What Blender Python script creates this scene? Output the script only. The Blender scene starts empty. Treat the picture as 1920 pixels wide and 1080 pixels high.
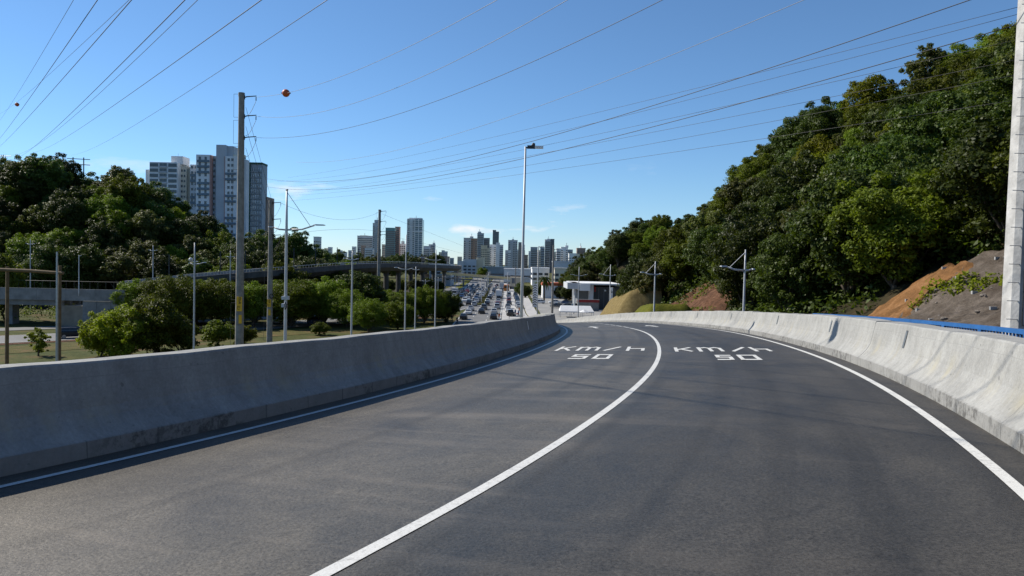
import bpy, bmesh, math, random
import numpy as np
from mathutils import Vector, Matrix

random.seed(7)
RS = np.random.RandomState(11)
scene = bpy.context.scene
COL = scene.collection

# ------------------------------------------------------------------ camera
CAMZ = 13.5
FPX, HY, ROLL = 1400.0, 45.0, math.radians(1.2)
PITCH = math.atan2(HY, FPX)
_c, _s, _cp, _sp = math.cos(ROLL), math.sin(ROLL), math.cos(PITCH), math.sin(PITCH)
RIGHT = Vector((_c, _s * _sp, _s * _cp))
UP = Vector((-_s, _c * _sp, _c * _cp))
FWD = Vector((0, _cp, -_sp))
cam_data = bpy.data.cameras.new('camera')
cam_data.sensor_width = 36.0
cam_data.lens = 36.0 * FPX / 1920.0
cam_data.clip_start = 0.1
cam_data.clip_end = 20000
cam = bpy.data.objects.new('camera', cam_data)
COL.objects.link(cam)
cam.matrix_world = Matrix(((RIGHT.x, UP.x, -FWD.x, 0), (RIGHT.y, UP.y, -FWD.y, 0),
                           (RIGHT.z, UP.z, -FWD.z, CAMZ), (0, 0, 0, 1)))
scene.camera = cam

# ------------------------------------------------------------------ sky and sun
SUN_AZ, SUN_EL = math.radians(-65), math.radians(38.5)   # azimuth from +Y, clockwise
sd = Vector((math.sin(SUN_AZ) * math.cos(SUN_EL), math.cos(SUN_AZ) * math.cos(SUN_EL), math.sin(SUN_EL)))
world = bpy.data.worlds.new('World')
scene.world = world
world.use_nodes = True
wn = world.node_tree
wn.nodes.clear()
w_out = wn.nodes.new('ShaderNodeOutputWorld')
w_bg = wn.nodes.new('ShaderNodeBackground')
w_sky = wn.nodes.new('ShaderNodeTexSky')
w_sky.sky_type = 'NISHITA'
w_sky.sun_disc = False
w_sky.sun_elevation = SUN_EL
w_sky.sun_rotation = SUN_AZ
w_sky.altitude = 0
w_sky.air_density = 1.0
w_sky.dust_density = 0.0
w_sky.ozone_density = 9.0
w_bg.inputs['Strength'].default_value = 0.108
# a few small fair-weather clouds all round the horizon
w_tc = wn.nodes.new('ShaderNodeTexCoord')
w_map = wn.nodes.new('ShaderNodeMapping')
w_map.inputs['Scale'].default_value = (5.0, 5.0, 19.0)
w_map.inputs['Location'].default_value = (1.3, 0.4, 0.0)
w_no = wn.nodes.new('ShaderNodeTexNoise')
w_no.inputs['Scale'].default_value = 1.5
w_no.inputs['Detail'].default_value = 7
w_no.inputs['Roughness'].default_value = 0.55
w_r1 = wn.nodes.new('ShaderNodeValToRGB')
w_r1.color_ramp.elements[0].position = 0.60
w_r1.color_ramp.elements[1].position = 0.72
w_sep = wn.nodes.new('ShaderNodeSeparateXYZ')
w_r2 = wn.nodes.new('ShaderNodeValToRGB')
w_r2.color_ramp.elements[0].position = 0.0
w_r2.color_ramp.elements[0].color = (1, 1, 1, 1)
w_r2.color_ramp.elements[1].position = 0.14
w_r2.color_ramp.elements[1].color = (0, 0, 0, 1)
e_ = w_r2.color_ramp.elements.new(0.055)
e_.color = (0.9, 0.9, 0.9, 1)
w_mul = wn.nodes.new('ShaderNodeMath')
w_mul.operation = 'MULTIPLY'
w_mix = wn.nodes.new('ShaderNodeMix')
w_mix.data_type = 'RGBA'
w_mix.inputs['B'].default_value = (7.0, 7.2, 7.4, 1)
L = wn.links.new
L(w_tc.outputs['Generated'], w_map.inputs['Vector'])
L(w_map.outputs['Vector'], w_no.inputs['Vector'])
L(w_no.outputs['Fac'], w_r1.inputs['Fac'])
L(w_tc.outputs['Generated'], w_sep.inputs['Vector'])
L(w_sep.outputs['Z'], w_r2.inputs['Fac'])
L(w_r1.outputs['Color'], w_mul.inputs[0])
L(w_r2.outputs['Color'], w_mul.inputs[1])
L(w_mul.outputs['Value'], w_mix.inputs['Factor'])
w_r3 = wn.nodes.new('ShaderNodeValToRGB')
w_r3.color_ramp.elements[0].position = 0.0
w_r3.color_ramp.elements[0].color = (0.93, 1.0, 1.10, 1)
w_r3.color_ramp.elements[1].position = 0.30
w_r3.color_ramp.elements[1].color = (0.97, 0.98, 0.94, 1)
w_e3 = w_r3.color_ramp.elements.new(0.10)
w_e3.color = (0.96, 1.0, 1.0, 1)
w_t = wn.nodes.new('ShaderNodeMix')
w_t.data_type = 'RGBA'
w_t.blend_type = 'MULTIPLY'
w_t.inputs['Factor'].default_value = 1.0
L(w_sep.outputs['Z'], w_r3.inputs['Fac'])
L(w_sky.outputs['Color'], w_t.inputs['A'])
L(w_r3.outputs['Color'], w_t.inputs['B'])
L(w_t.outputs['Result'], w_mix.inputs['A'])
L(w_mix.outputs['Result'], w_bg.inputs['Color'])
L(w_bg.outputs['Background'], w_out.inputs['Surface'])

sun_data = bpy.data.lights.new('sun', 'SUN')
sun_data.energy = 5.0
sun_data.angle = math.radians(0.53)
sun_data.color = (1.0, 0.94, 0.84)
sun = bpy.data.objects.new('sun', sun_data)
COL.objects.link(sun)
sun.rotation_euler = (-sd).to_track_quat('-Z', 'Y').to_euler()
sun.location = (0, 0, 80)

scene.view_settings.view_transform = 'Standard'
scene.view_settings.look = 'None'
scene.view_settings.exposure = 0.34
scene.view_settings.gamma = 1.0
scene.cycles.max_bounces = 6
scene.cycles.diffuse_bounces = 3
scene.cycles.glossy_bounces = 2
scene.cycles.transmission_bounces = 3
scene.cycles.transparent_max_bounces = 4

# ------------------------------------------------------------------ helpers
def at(px, py, Y):
    """world point at picture position (px,py) of the 1920x1080 photograph, Y metres ahead"""
    d = RIGHT * (px - 960) + UP * (540 - py) + FWD * FPX
    t = Y / d.y
    return Vector((d.x * t, Y, CAMZ + d.z * t))

def tag(o, label=None, cat=None, group=None, kind=None):
    if label: o['label'] = label
    if cat: o['category'] = cat
    if group: o['group'] = group
    if kind: o['kind'] = kind
    return o

def empty(name, loc, rz=0.0):
    o = bpy.data.objects.new(name, None)
    o.empty_display_size = 0.3
    COL.objects.link(o)
    o.location = loc
    o.rotation_euler = (0, 0, rz)
    return o

def link(name, me, parent=None, loc=None, rz=None, scale=None):
    o = bpy.data.objects.new(name, me)
    COL.objects.link(o)
    if parent is not None: o.parent = parent
    if loc is not None: o.location = loc
    if rz is not None: o.rotation_euler = (0, 0, rz)
    if scale is not None: o.scale = scale
    return o

def children_of(o, table):
    return table.get(o.name, [])

def copy_tree(o, parent=None):
    c = o.copy()
    COL.objects.link(c)
    if parent is not None: c.parent = parent
    for ch in o.children:
        copy_tree(ch, c)
    return c

class MB:
    """collects shapes into one mesh"""
    def __init__(self):
        self.v, self.f, self.mi, self.uv = [], [], [], None
    def quad(self, a, b, c, d, m=0):
        n = len(self.v)
        self.v += [tuple(a), tuple(b), tuple(c), tuple(d)]
        self.f.append((n, n + 1, n + 2, n + 3)); self.mi.append(m)
    def box(self, x0, x1, y0, y1, z0, z1, m=0, M=None):
        n = len(self.v)
        P = [(x0, y0, z0), (x1, y0, z0), (x1, y1, z0), (x0, y1, z0), (x0, y0, z1), (x1, y0, z1), (x1, y1, z1), (x0, y1, z1)]
        if M is not None: P = [tuple(M @ Vector(p)) for p in P]
        self.v += P
        for q in ((0, 3, 2, 1), (4, 5, 6, 7), (0, 1, 5, 4), (1, 2, 6, 5), (2, 3, 7, 6), (3, 0, 4, 7)):
            self.f.append(tuple(n + i for i in q)); self.mi.append(m)
        return self
    def tube(self, pts, radii, seg=6, m=0, cap=True, spin=0.0):
        pts = [Vector(p) for p in pts]
        if not hasattr(radii, '__len__'): radii = [radii] * len(pts)
        n0 = len(self.v)
        prev = None
        for i, p in enumerate(pts):
            t = (pts[min(i + 1, len(pts) - 1)] - pts[max(i - 1, 0)])
            if t.length < 1e-9: t = Vector((0, 0, 1))
            t.normalize()
            if prev is None:
                r = Vector((1, 0, 0)) if abs(t.x) < 0.9 else Vector((0, 1, 0))
            else:
                r = prev
            a = (r - t * r.dot(t)).normalized()
            prev = a
            b = t.cross(a)
            for k in range(seg):
                w = 2 * math.pi * k / seg + spin
                self.v.append(tuple(p + (a * math.cos(w) + b * math.sin(w)) * radii[i]))
        for i in range(len(pts) - 1):
            for k in range(seg):
                a0 = n0 + i * seg + k; a1 = n0 + i * seg + (k + 1) % seg
                self.f.append((a0, a1, a1 + seg, a0 + seg)); self.mi.append(m)
        if cap:
            self.f.append(tuple(n0 + k for k in reversed(range(seg)))); self.mi.append(m)
            e = n0 + (len(pts) - 1) * seg
            self.f.append(tuple(e + k for k in range(seg))); self.mi.append(m)
        return self
    def poly(self, pts, z0, z1, m=0):
        """prism over a flat outline (x,y)"""
        n = len(self.v); k = len(pts)
        self.v += [(p[0], p[1], z0) for p in pts] + [(p[0], p[1], z1) for p in pts]
        self.f.append(tuple(n + i for i in reversed(range(k)))); self.mi.append(m)
        self.f.append(tuple(n + k + i for i in range(k))); self.mi.append(m)
        for i in range(k):
            j = (i + 1) % k
            self.f.append((n + i, n + j, n + k + j, n + k + i)); self.mi.append(m)
    def mesh(self, name, mats, smooth=False, recalc=False):
        me = bpy.data.meshes.new(name)
        me.from_pydata(self.v, [], self.f)
        for mt in (mats if isinstance(mats, (list, tuple)) else [mats]): me.materials.append(mt)
        if any(self.mi): me.polygons.foreach_set('material_index', self.mi)
        if smooth: me.polygons.foreach_set('use_smooth', [True] * len(self.f))
        if recalc:
            bm = bmesh.new(); bm.from_mesh(me)
            bmesh.ops.recalc_face_normals(bm, faces=bm.faces)
            bm.to_mesh(me); bm.free()
        me.update()
        return me
    def obj(self, name, mats, parent=None, smooth=False, recalc=False, loc=None):
        return link(name, self.mesh(name, mats, smooth, recalc), parent, loc)

def sphere_mb(mb, c, r, seg=12, rings=8, sz=1.0, m=0):
    n = len(mb.v)
    for i in range(rings + 1):
        th = math.pi * i / rings
        for k in range(seg):
            ph = 2 * math.pi * k / seg
            mb.v.append((c[0] + r * math.sin(th) * math.cos(ph), c[1] + r * math.sin(th) * math.sin(ph), c[2] + r * sz * math.cos(th)))
    for i in range(rings):
        for k in range(seg):
            a = n + i * seg + k; b = n + i * seg + (k + 1) % seg
            mb.f.append((a, a + seg, b + seg, b)); mb.mi.append(m)

# ------------------------------------------------------------------ materials
WIRE_SHADE_S = 52.2      # where the painted wire shadows cross the lane line
def nodes_of(name):
    m = bpy.data.materials.new(name)
    m.use_nodes = True
    nt = m.node_tree
    b = nt.nodes['Principled BSDF']
    return m, nt, b

def noise(nt, vec, scale, detail=4, rough=0.5, dist=0.0):
    n = nt.nodes.new('ShaderNodeTexNoise')
    n.inputs['Scale'].default_value = scale
    n.inputs['Detail'].default_value = detail
    n.inputs['Roughness'].default_value = rough
    n.inputs['Distortion'].default_value = dist
    if vec is not None: nt.links.new(vec, n.inputs['Vector'])
    return n.outputs['Fac']

def ramp(nt, fac, stops):
    r = nt.nodes.new('ShaderNodeValToRGB')
    els = r.color_ramp.elements
    while len(els) < len(stops): els.new(0.5)
    for e, (p, c) in zip(els, stops):
        e.position = p
        e.color = (c, c, c, 1) if not hasattr(c, '__len__') else (c[0], c[1], c[2], 1)
    nt.links.new(fac, r.inputs['Fac'])
    return r.outputs['Color']

def mixc(nt, fac, a, b, mode='MIX'):
    m = nt.nodes.new('ShaderNodeMix')
    m.data_type = 'RGBA'; m.blend_type = mode
    for key, v in (('Factor', fac), ('A', a), ('B', b)):
        if hasattr(v, 'is_linked') or hasattr(v, 'links'): nt.links.new(v, m.inputs[key])
        elif key == 'Factor': m.inputs[key].default_value = v
        else: m.inputs[key].default_value = (v[0], v[1], v[2], 1)
    return m.outputs['Result']

def math_(nt, op, a, b=None):
    m = nt.nodes.new('ShaderNodeMath'); m.operation = op
    for i, v in enumerate((a, b)):
        if v is None: continue
        if hasattr(v, 'links'): nt.links.new(v, m.inputs[i])
        else: m.inputs[i].default_value = v
    return m.outputs[0]

def coord(nt, kind='pos'):
    if kind == 'pos': return nt.nodes.new('ShaderNodeNewGeometry').outputs['Position']
    t = nt.nodes.new('ShaderNodeTexCoord')
    return t.outputs['Object' if kind == 'obj' else 'UV']

def mapped(nt, vec, sc, loc=(0, 0, 0)):
    m = nt.nodes.new('ShaderNodeMapping')
    m.inputs['Scale'].default_value = sc
    m.inputs['Location'].default_value = loc
    nt.links.new(vec, m.inputs['Vector'])
    return m.outputs['Vector']

def bump(nt, b, h, strength=0.3, dist=0.02):
    n = nt.nodes.new('ShaderNodeBump')
    n.inputs['Strength'].default_value = strength
    n.inputs['Distance'].default_value = dist
    nt.links.new(h, n.inputs['Height'])
    nt.links.new(n.outputs['Normal'], b.inputs['Normal'])

_simple = {}
def S(name, col, rough=0.7, var=0.18, scale=1.5, metal=0.0, spec=0.4, kind='pos', bmp=0.0, bscale=20):
    """plain coloured material with uneven tone"""
    if name in _simple: return _simple[name]
    m, nt, b = nodes_of(name)
    v = coord(nt, kind)
    f = noise(nt, v, scale, 5, 0.6)
    lo = [c * (1 - var) for c in col]; hi = [min(1, c * (1 + var)) for c in col]
    nt.links.new(ramp(nt, f, [(0.3, lo), (0.7, hi)]), b.inputs['Base Color'])
    b.inputs['Roughness'].default_value = rough
    b.inputs['Metallic'].default_value = metal
    b.inputs['Specular IOR Level'].default_value = spec
    if bmp > 0: bump(nt, b, noise(nt, v, bscale, 4), bmp, 0.02)
    _simple[name] = m
    return m

def asphalt_ramp():
    m, nt, b = nodes_of('ramp_asphalt')
    uv = coord(nt, 'uv'); p = coord(nt, 'pos')
    grain = noise(nt, p, 48, 3, 0.75)
    coarse = noise(nt, p, 16, 4, 0.7)
    speck = noise(nt, p, 95, 2, 0.6)
    mott = noise(nt, p, 0.5, 6, 0.65)
    blot = noise(nt, mapped(nt, uv, (0.5, 0.9, 1), (2.3, 4.1, 0)), 1.0, 6, 0.68, 0.4)
    c = ramp(nt, mott, [(0.3, (0.042, 0.0375, 0.0300)), (0.7, (0.070, 0.0625, 0.0505))])
    c = mixc(nt, 1.0, c, ramp(nt, blot, [(0.28, 0.50), (0.5, 1.0), (0.70, 1.40)]), 'MULTIPLY')
    c = mixc(nt, 1.0, c, ramp(nt, grain, [(0.28, 0.35), (0.72, 1.75)]), 'MULTIPLY')
    c = mixc(nt, 1.0, c, ramp(nt, coarse, [(0.3, 0.78), (0.7, 1.22)]), 'MULTIPLY')
    c = mixc(nt, ramp(nt, speck, [(0.64, 0.0), (0.72, 0.55)]), c, (0.15, 0.14, 0.12))
    # dusty streaks lying across the carriageway
    sep = nt.nodes.new('ShaderNodeSeparateXYZ'); nt.links.new(uv, sep.inputs[0])
    st = noise(nt, mapped(nt, uv, (1.3, 0.13, 1)), 1.0, 6, 0.66, 0.3)
    patch = noise(nt, mapped(nt, uv, (0.14, 0.34, 1), (3.1, 1.7, 0)), 1.0, 3)
    sm = math_(nt, 'MULTIPLY', ramp(nt, st, [(0.52, 0.0), (0.70, 1.0)]), ramp(nt, patch, [(0.40, 0.0), (0.54, 1.0)]))
    c = mixc(nt, math_(nt, 'MULTIPLY', sm, 0.8), c, (0.15, 0.128, 0.10))
    rust = ramp(nt, noise(nt, mapped(nt, uv, (1.7, 0.5, 1), (9.1, 3.3, 0)), 1.0, 4, 0.6), [(0.72, 0.0), (0.80, 0.5)])
    c = mixc(nt, rust, c, (0.16, 0.10, 0.055))
    # darker tyre tracks running along the lanes
    tr = noise(nt, mapped(nt, uv, (0.025, 1.5, 1), (0, 0.35, 0)), 1.0, 3, 0.5, 0.25)
    tk = ramp(nt, tr, [(0.50, 0.0), (0.62, 0.45)])
    c = mixc(nt, math_(nt, 'MULTIPLY', tk, 0.8), c, (0.020, 0.018, 0.015))
    # hill-side lane darkened: its own tone plus the sun-sheen falloff, painted in
    lane_shade = ramp(nt, math_(nt, 'ADD', sep.outputs['Y'], math_(nt, 'MULTIPLY', blot, 0.8)), [(0.40, 0.0), (0.75, 0.7)])
    c = mixc(nt, lane_shade, c, mixc(nt, 1.0, c, (0.40, 0.40, 0.41), 'MULTIPLY'))
    # two thin wire shadows painted into the colour, oblique across both lanes
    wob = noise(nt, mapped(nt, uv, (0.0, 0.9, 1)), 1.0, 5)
    for s0, w in ((WIRE_SHADE_S, 0.035), (WIRE_SHADE_S + 2.7, 0.022)):
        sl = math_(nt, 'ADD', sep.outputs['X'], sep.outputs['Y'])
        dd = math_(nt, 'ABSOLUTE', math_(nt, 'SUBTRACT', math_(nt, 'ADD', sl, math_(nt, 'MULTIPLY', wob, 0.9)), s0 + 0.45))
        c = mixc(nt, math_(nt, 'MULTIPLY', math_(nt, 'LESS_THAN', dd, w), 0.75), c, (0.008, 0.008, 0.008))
    nt.links.new(c, b.inputs['Base Color'])
    nt.links.new(ramp(nt, blot, [(0.3, 0.52), (0.7, 0.64)]), b.inputs['Roughness'])
    nt.links.new(math_(nt, 'MULTIPLY', ramp(nt, grain, [(0.3, 0.55), (0.7, 1.0)]), math_(nt, 'SUBTRACT', 1.0, math_(nt, 'MULTIPLY', tk, 0.4))), b.inputs['Specular IOR Level'])
    b.inputs['Specular Tint'].default_value = (1.0, 0.91, 0.78, 1)
    bump(nt, b, math_(nt, 'ADD', grain, math_(nt, 'MULTIPLY', coarse, 0.7)), 0.55, 0.007)
    return m

def concrete_barrier_mat():
    m, nt, b = nodes_of('barrier_concrete')
    p = coord(nt, 'pos'); uv = coord(nt, 'uv')
    big = noise(nt, p, 0.9, 6, 0.65)
    vert = noise(nt, mapped(nt, uv, (5.0, 1.1, 1)), 1.0, 6, 0.7, 0.3)
    fine = noise(nt, p, 30, 5, 0.7)
    blotch = noise(nt, p, 3.4, 6, 0.7, 0.3)
    c = ramp(nt, big, [(0.28, (0.252, 0.249, 0.234)), (0.72, (0.352, 0.347, 0.325))])
    c = mixc(nt, 1.0, c, ramp(nt, vert, [(0.28, 0.88), (0.66, 1.07)]), 'MULTIPLY')
    c = mixc(nt, 1.0, c, ramp(nt, blotch, [(0.30, 0.84), (0.5, 1.0), (0.72, 1.10)]), 'MULTIPLY')
    c = mixc(nt, 1.0, c, ramp(nt, fine, [(0.3, 0.86), (0.7, 1.12)]), 'MULTIPLY')
    sep = nt.nodes.new('ShaderNodeSeparateXYZ'); nt.links.new(uv, sep.inputs[0])
    # yellowish efflorescence on the splayed foot
    drip = noise(nt, mapped(nt, uv, (3.0, 0.5, 1), (5, 0, 0)), 1.0, 4, 0.6)
    yel = math_(nt, 'MULTIPLY', ramp(nt, drip, [(0.50, 0.0), (0.68, 0.6)]), ramp(nt, sep.outputs['Y'], [(0.2, 0.0), (0.35, 1.0), (0.65, 0.0)]))
    c = mixc(nt, yel, c, (0.37, 0.335, 0.24))
    # thin dark run-off streaks from the top
    run = ramp(nt, noise(nt, mapped(nt, uv, (16.0, 0.25, 1), (1, 0, 0)), 1.0, 3, 0.6), [(0.62, 0.0), (0.74, 0.45)])
    c = mixc(nt, math_(nt, 'MULTIPLY', run, ramp(nt, sep.outputs['Y'], [(0.30, 0.1), (0.85, 1.0)])), c, (0.19, 0.188, 0.18))
    # formwork lift line, plinth with its own shutter joints and dirt
    ln = math_(nt, 'ABSOLUTE', math_(nt, 'SUBTRACT', math_(nt, 'ADD', sep.outputs['Y'], math_(nt, 'MULTIPLY', blotch, 0.03)), 0.735))
    c = mixc(nt, math_(nt, 'MULTIPLY', math_(nt, 'LESS_THAN', ln, 0.004), 0.35), c, (0.2, 0.2, 0.19))
    low = ramp(nt, sep.outputs['Y'], [(0.150, 1.0), (0.172, 0.0)])
    c = mixc(nt, math_(nt, 'MULTIPLY', low, 0.5), c, (0.215, 0.21, 0.198))
    sj = math_(nt, 'FRACT', math_(nt, 'ADD', math_(nt, 'MULTIPLY', sep.outputs['X'], 1.12), math_(nt, 'MULTIPLY', drip, 0.25)))
    c = mixc(nt, math_(nt, 'MULTIPLY', math_(nt, 'MULTIPLY', math_(nt, 'LESS_THAN', sj, 0.022), low), 0.6), c, (0.10, 0.10, 0.095))
    dirt = math_(nt, 'MULTIPLY', ramp(nt, noise(nt, p, 7.0, 6, 0.75), [(0.48, 0.0), (0.60, 0.85)]), ramp(nt, noise(nt, p, 0.55, 3), [(0.44, 0.0), (0.58, 1.0)]))
    c = mixc(nt, math_(nt, 'MULTIPLY', dirt, low), c, (0.085, 0.082, 0.076))
    c = mixc(nt, math_(nt, 'MULTIPLY', dirt, 0.16), c, (0.14, 0.135, 0.125))
    spots = ramp(nt, noise(nt, p, 11, 3, 0.5), [(0.70, 0.0), (0.74, 0.6)])
    c = mixc(nt, spots, c, (0.13, 0.13, 0.125))
    nt.links.new(c, b.inputs['Base Color'])
    b.inputs['Roughness'].default_value = 0.88
    b.inputs['Specular IOR Level'].default_value = 0.2
    hh = math_(nt, 'ADD', math_(nt, 'ADD', fine, math_(nt, 'MULTIPLY', blotch, 1.2)), math_(nt, 'MULTIPLY', vert, 0.5))
    bump(nt, b, hh, 0.5, 0.014)
    return m

def paint_mat():
    m, nt, b = nodes_of('road_paint')
    p = coord(nt, 'pos')
    g = noise(nt, p, 70, 4, 0.7); w = noise(nt, p, 17, 6, 0.75)
    c = ramp(nt, g, [(0.3, (0.50, 0.49, 0.45)), (0.6, (0.66, 0.65, 0.61))])
    c = mixc(nt, ramp(nt, w, [(0.52, 0.0), (0.72, 0.75)]), c, (0.22, 0.21, 0.19))
    nt.links.new(c, b.inputs['Base Color'])
    b.inputs['Roughness'].default_value = 0.6
    bump(nt, b, g, 0.4, 0.004)
    return m

def leaf_mat(name, lo, hi, rough=0.45, trans=0.28, spec=0.35):
    m, nt, b = nodes_of(name)
    a = nt.nodes.new('ShaderNodeAttribute'); a.attribute_name = 'tone'
    oi = nt.nodes.new('ShaderNodeObjectInfo')
    f = math_(nt, 'ADD', math_(nt, 'MULTIPLY', a.outputs['Fac'], 0.72), math_(nt, 'MULTIPLY', oi.outputs['Random'], 0.28))
    c = ramp(nt, f, [(0.05, lo), (0.95, hi)])
    hs = nt.nodes.new('ShaderNodeHueSaturation')
    nt.links.new(c, hs.inputs['Color'])
    nt.links.new(math_(nt, 'ADD', math_(nt, 'MULTIPLY', oi.outputs['Random'], 0.045), 0.478), hs.inputs['Hue'])
    nt.links.new(math_(nt, 'ADD', math_(nt, 'MULTIPLY', oi.outputs['Random'], 0.7), 0.65), hs.inputs['Value'])
    c = hs.outputs['Color']
    nt.links.new(c, b.inputs['Base Color'])
    b.inputs['Roughness'].default_value = rough
    b.inputs['Specular IOR Level'].default_value = spec
    tr = nt.nodes.new('ShaderNodeBsdfTranslucent')
    nt.links.new(mixc(nt, 1.0, c, (1.25, 1.35, 0.45), 'MULTIPLY'), tr.inputs['Color'])
    mx = nt.nodes.new('ShaderNodeMixShader'); mx.inputs[0].default_value = trans
    nt.links.new(b.outputs[0], mx.inputs[1]); nt.links.new(tr.outputs[0], mx.inputs[2])
    nt.links.new(mx.outputs[0], nt.nodes['Material Output'].inputs['Surface'])
    return m

def soil_mat(name, c1, c2, c3, scale=0.7, bs=0.8):
    m, nt, b = nodes_of(name)
    p = coord(nt, 'pos')
    f = noise(nt, p, scale, 8, 0.65); g = noise(nt, p, scale * 9, 6, 0.7)
    c = ramp(nt, f, [(0.3, c1), (0.52, c2), (0.72, c3)])
    c = mixc(nt, 1.0, c, ramp(nt, g, [(0.3, 0.65), (0.7, 1.3)]), 'MULTIPLY')
    nt.links.new(c, b.inputs['Base Color'])
    b.inputs['Roughness'].default_value = 0.95
    b.inputs['Specular IOR Level'].default_value = 0.1
    bump(nt, b, g, bs, 0.12)
    return m

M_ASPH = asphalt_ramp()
M_BARR = concrete_barrier_mat()
M_PAINT = paint_mat()
M_LEAF_D = leaf_mat('leaf_dark', (0.026, 0.042, 0.006), (0.080, 0.105, 0.016), 0.5, 0.30, 0.2)
M_LEAF_M = leaf_mat('leaf_mid', (0.046, 0.068, 0.006), (0.160, 0.190, 0.018), 0.55, 0.36, 0.15)
M_LEAF_Y = leaf_mat('leaf_yellow', (0.075, 0.095, 0.006), (0.225, 0.232, 0.018), 0.55, 0.40, 0.12)
M_LEAF_O = leaf_mat('leaf_olive', (0.042, 0.052, 0.012), (0.120, 0.120, 0.030), 0.5, 0.32, 0.2)
M_BARK = S('bark', (0.085, 0.068, 0.05), 0.95, 0.4, 3, bmp=0.8, bscale=9)
M_GROUND = soil_mat('ground_dry_grass', (0.040, 0.055, 0.014), (0.075, 0.080, 0.024), (0.15, 0.085, 0.045), 0.16)
M_GRASS = soil_mat('grass_lawn', (0.075, 0.085, 0.010), (0.105, 0.108, 0.014), (0.13, 0.122, 0.02), 0.8)
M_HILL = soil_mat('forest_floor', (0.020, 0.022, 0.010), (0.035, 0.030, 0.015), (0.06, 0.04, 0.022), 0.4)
M_REDSOIL = soil_mat('red_soil', (0.050, 0.030, 0.018), (0.115, 0.058, 0.034), (0.21, 0.12, 0.072), 1.1, 1.0)
M_ORSOIL = soil_mat('orange_soil', (0.12, 0.062, 0.025), (0.21, 0.105, 0.042), (0.27, 0.15, 0.07), 0.9)
M_GREYSOIL = soil_mat('grey_soil', (0.065, 0.05, 0.038), (0.11, 0.09, 0.072), (0.17, 0.14, 0.115), 1.3)
M_TAN = soil_mat('seeded_straw_slope', (0.16, 0.118, 0.048), (0.22, 0.165, 0.068), (0.28, 0.215, 0.095), 2.2, 1.0)
M_CONC = S('concrete_grey', (0.34, 0.335, 0.32), 0.9, 0.22, 0.8, bmp=0.3)
M_CONCD = S('concrete_weathered', (0.22, 0.215, 0.205), 0.9, 0.28, 0.6, bmp=0.3)
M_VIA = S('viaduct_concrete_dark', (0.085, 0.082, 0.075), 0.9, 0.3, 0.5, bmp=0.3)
M_POLE = S('pole_concrete', (0.25, 0.235, 0.21), 0.9, 0.28, 2.2, bmp=0.5, bscale=14)
M_POLEL = S('pole_pale_concrete', (0.43, 0.42, 0.40), 0.9, 0.25, 2.0, bmp=0.6, bscale=10)
M_LAMPW = S('lamp_pole_paint', (0.48, 0.49, 0.50), 0.45, 0.10, 3, 0.1)
M_STEEL = S('galvanised_steel', (0.40, 0.41, 0.42), 0.45, 0.15, 4, 0.7)
M_DARKM = S('dark_metal', (0.05, 0.052, 0.055), 0.5, 0.2, 4, 0.4)
M_WIRE = S('cable_black', (0.022, 0.022, 0.024), 0.55, 0.15, 1.0)
M_WIREL = S('cable_aluminium', (0.30, 0.30, 0.30), 0.6, 0.2, 0.6, 0.0)
M_YEL = S('yellow_plate', (0.75, 0.42, 0.02), 0.6, 0.12, 3)
M_BLACK = S('black_paint', (0.012, 0.012, 0.012), 0.5, 0.2, 3)
M_ORANGE = S('orange_ball', (0.55, 0.10, 0.025), 0.5, 0.15, 2)
M_BLUE = S('blue_rail_paint', (0.03, 0.12, 0.32), 0.4, 0.15, 4)
M_WOOD = S('weathered_timber', (0.15, 0.10, 0.05), 0.85, 0.3, 2.5, bmp=0.5)
M_GLASS = S('window_glass_dark', (0.055, 0.068, 0.080), 0.12, 0.3, 0.5, 0.0, 0.7)
M_WHITE = S('white_wall', (0.70, 0.70, 0.69), 0.7, 0.08, 0.3)
M_ROAD = S('avenue_asphalt', (0.15, 0.147, 0.14), 0.8, 0.2, 0.25, bmp=0.2)
M_PAVE = S('pavement_concrete', (0.42, 0.41, 0.39), 0.9, 0.15, 0.5)
M_REFL = S('reflector_plate', (0.16, 0.165, 0.17), 0.35, 0.1, 5, 0.3)
M_RIM = S('reflector_rim', (0.03, 0.03, 0.03), 0.6, 0.1, 5)
M_LIT = S('lamp_lens_white', (0.82, 0.83, 0.83), 0.3, 0.05, 4)

# ------------------------------------------------------------------ the ramp
CTRL = [(-17.5, -30), (-12.2, -19), (-8.4, -11.5), (-5.2, -5.2), (-2.65, 0), (-0.92, 3.7), (-0.21, 5.2), (0.58, 7.3), (1.36, 9.55), (2.04, 11.7),
        (2.78, 14.4), (3.40, 17.0), (4.12, 20.5), (5.02, 25.6), (5.98, 32.7), (6.52, 40.0), (6.80, 49.0), (6.95, 57), (7.0, 66),
        (6.95, 75), (6.7, 85), (6.3, 95), (5.7, 105), (4.9, 117), (3.9, 130), (2.0, 150), (0.4, 165)]
_cy = np.array([c[1] for c in CTRL]); _cx = np.array([c[0] for c in CTRL])
_yy = np.arange(-30, 165.01, 0.25)
_xx = np.interp(_yy, _cy, _cx)
for _ in range(3):      # smooth the alignment
    for wdt in (5, 9):
        k = np.ones(2 * wdt + 1) / (2 * wdt + 1)
        w_loc = np.clip((_yy + 2) / 30.0, 0.25, 1.0)
        sm = np.convolve(np.pad(_xx, wdt, mode='reflect', reflect_type='odd'), k, mode='valid')
        _xx = _xx * (1 - w_loc) + sm * w_loc
_ds = np.r_[0, np.cumsum(np.hypot(np.diff(_xx), np.diff(_yy)))]
S_OF_Y = lambda y: float(np.interp(y, _yy, _ds))
S_END = float(_ds[-1])

def zr(x, y):
    z = CAMZ - 1.376 - 0.0466 * y + 0.0367 * max(-9.0, min(14.0, x))
    if y > 0: z -= 0.0002 * y * y
    return max(z, 0.06)

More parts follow.
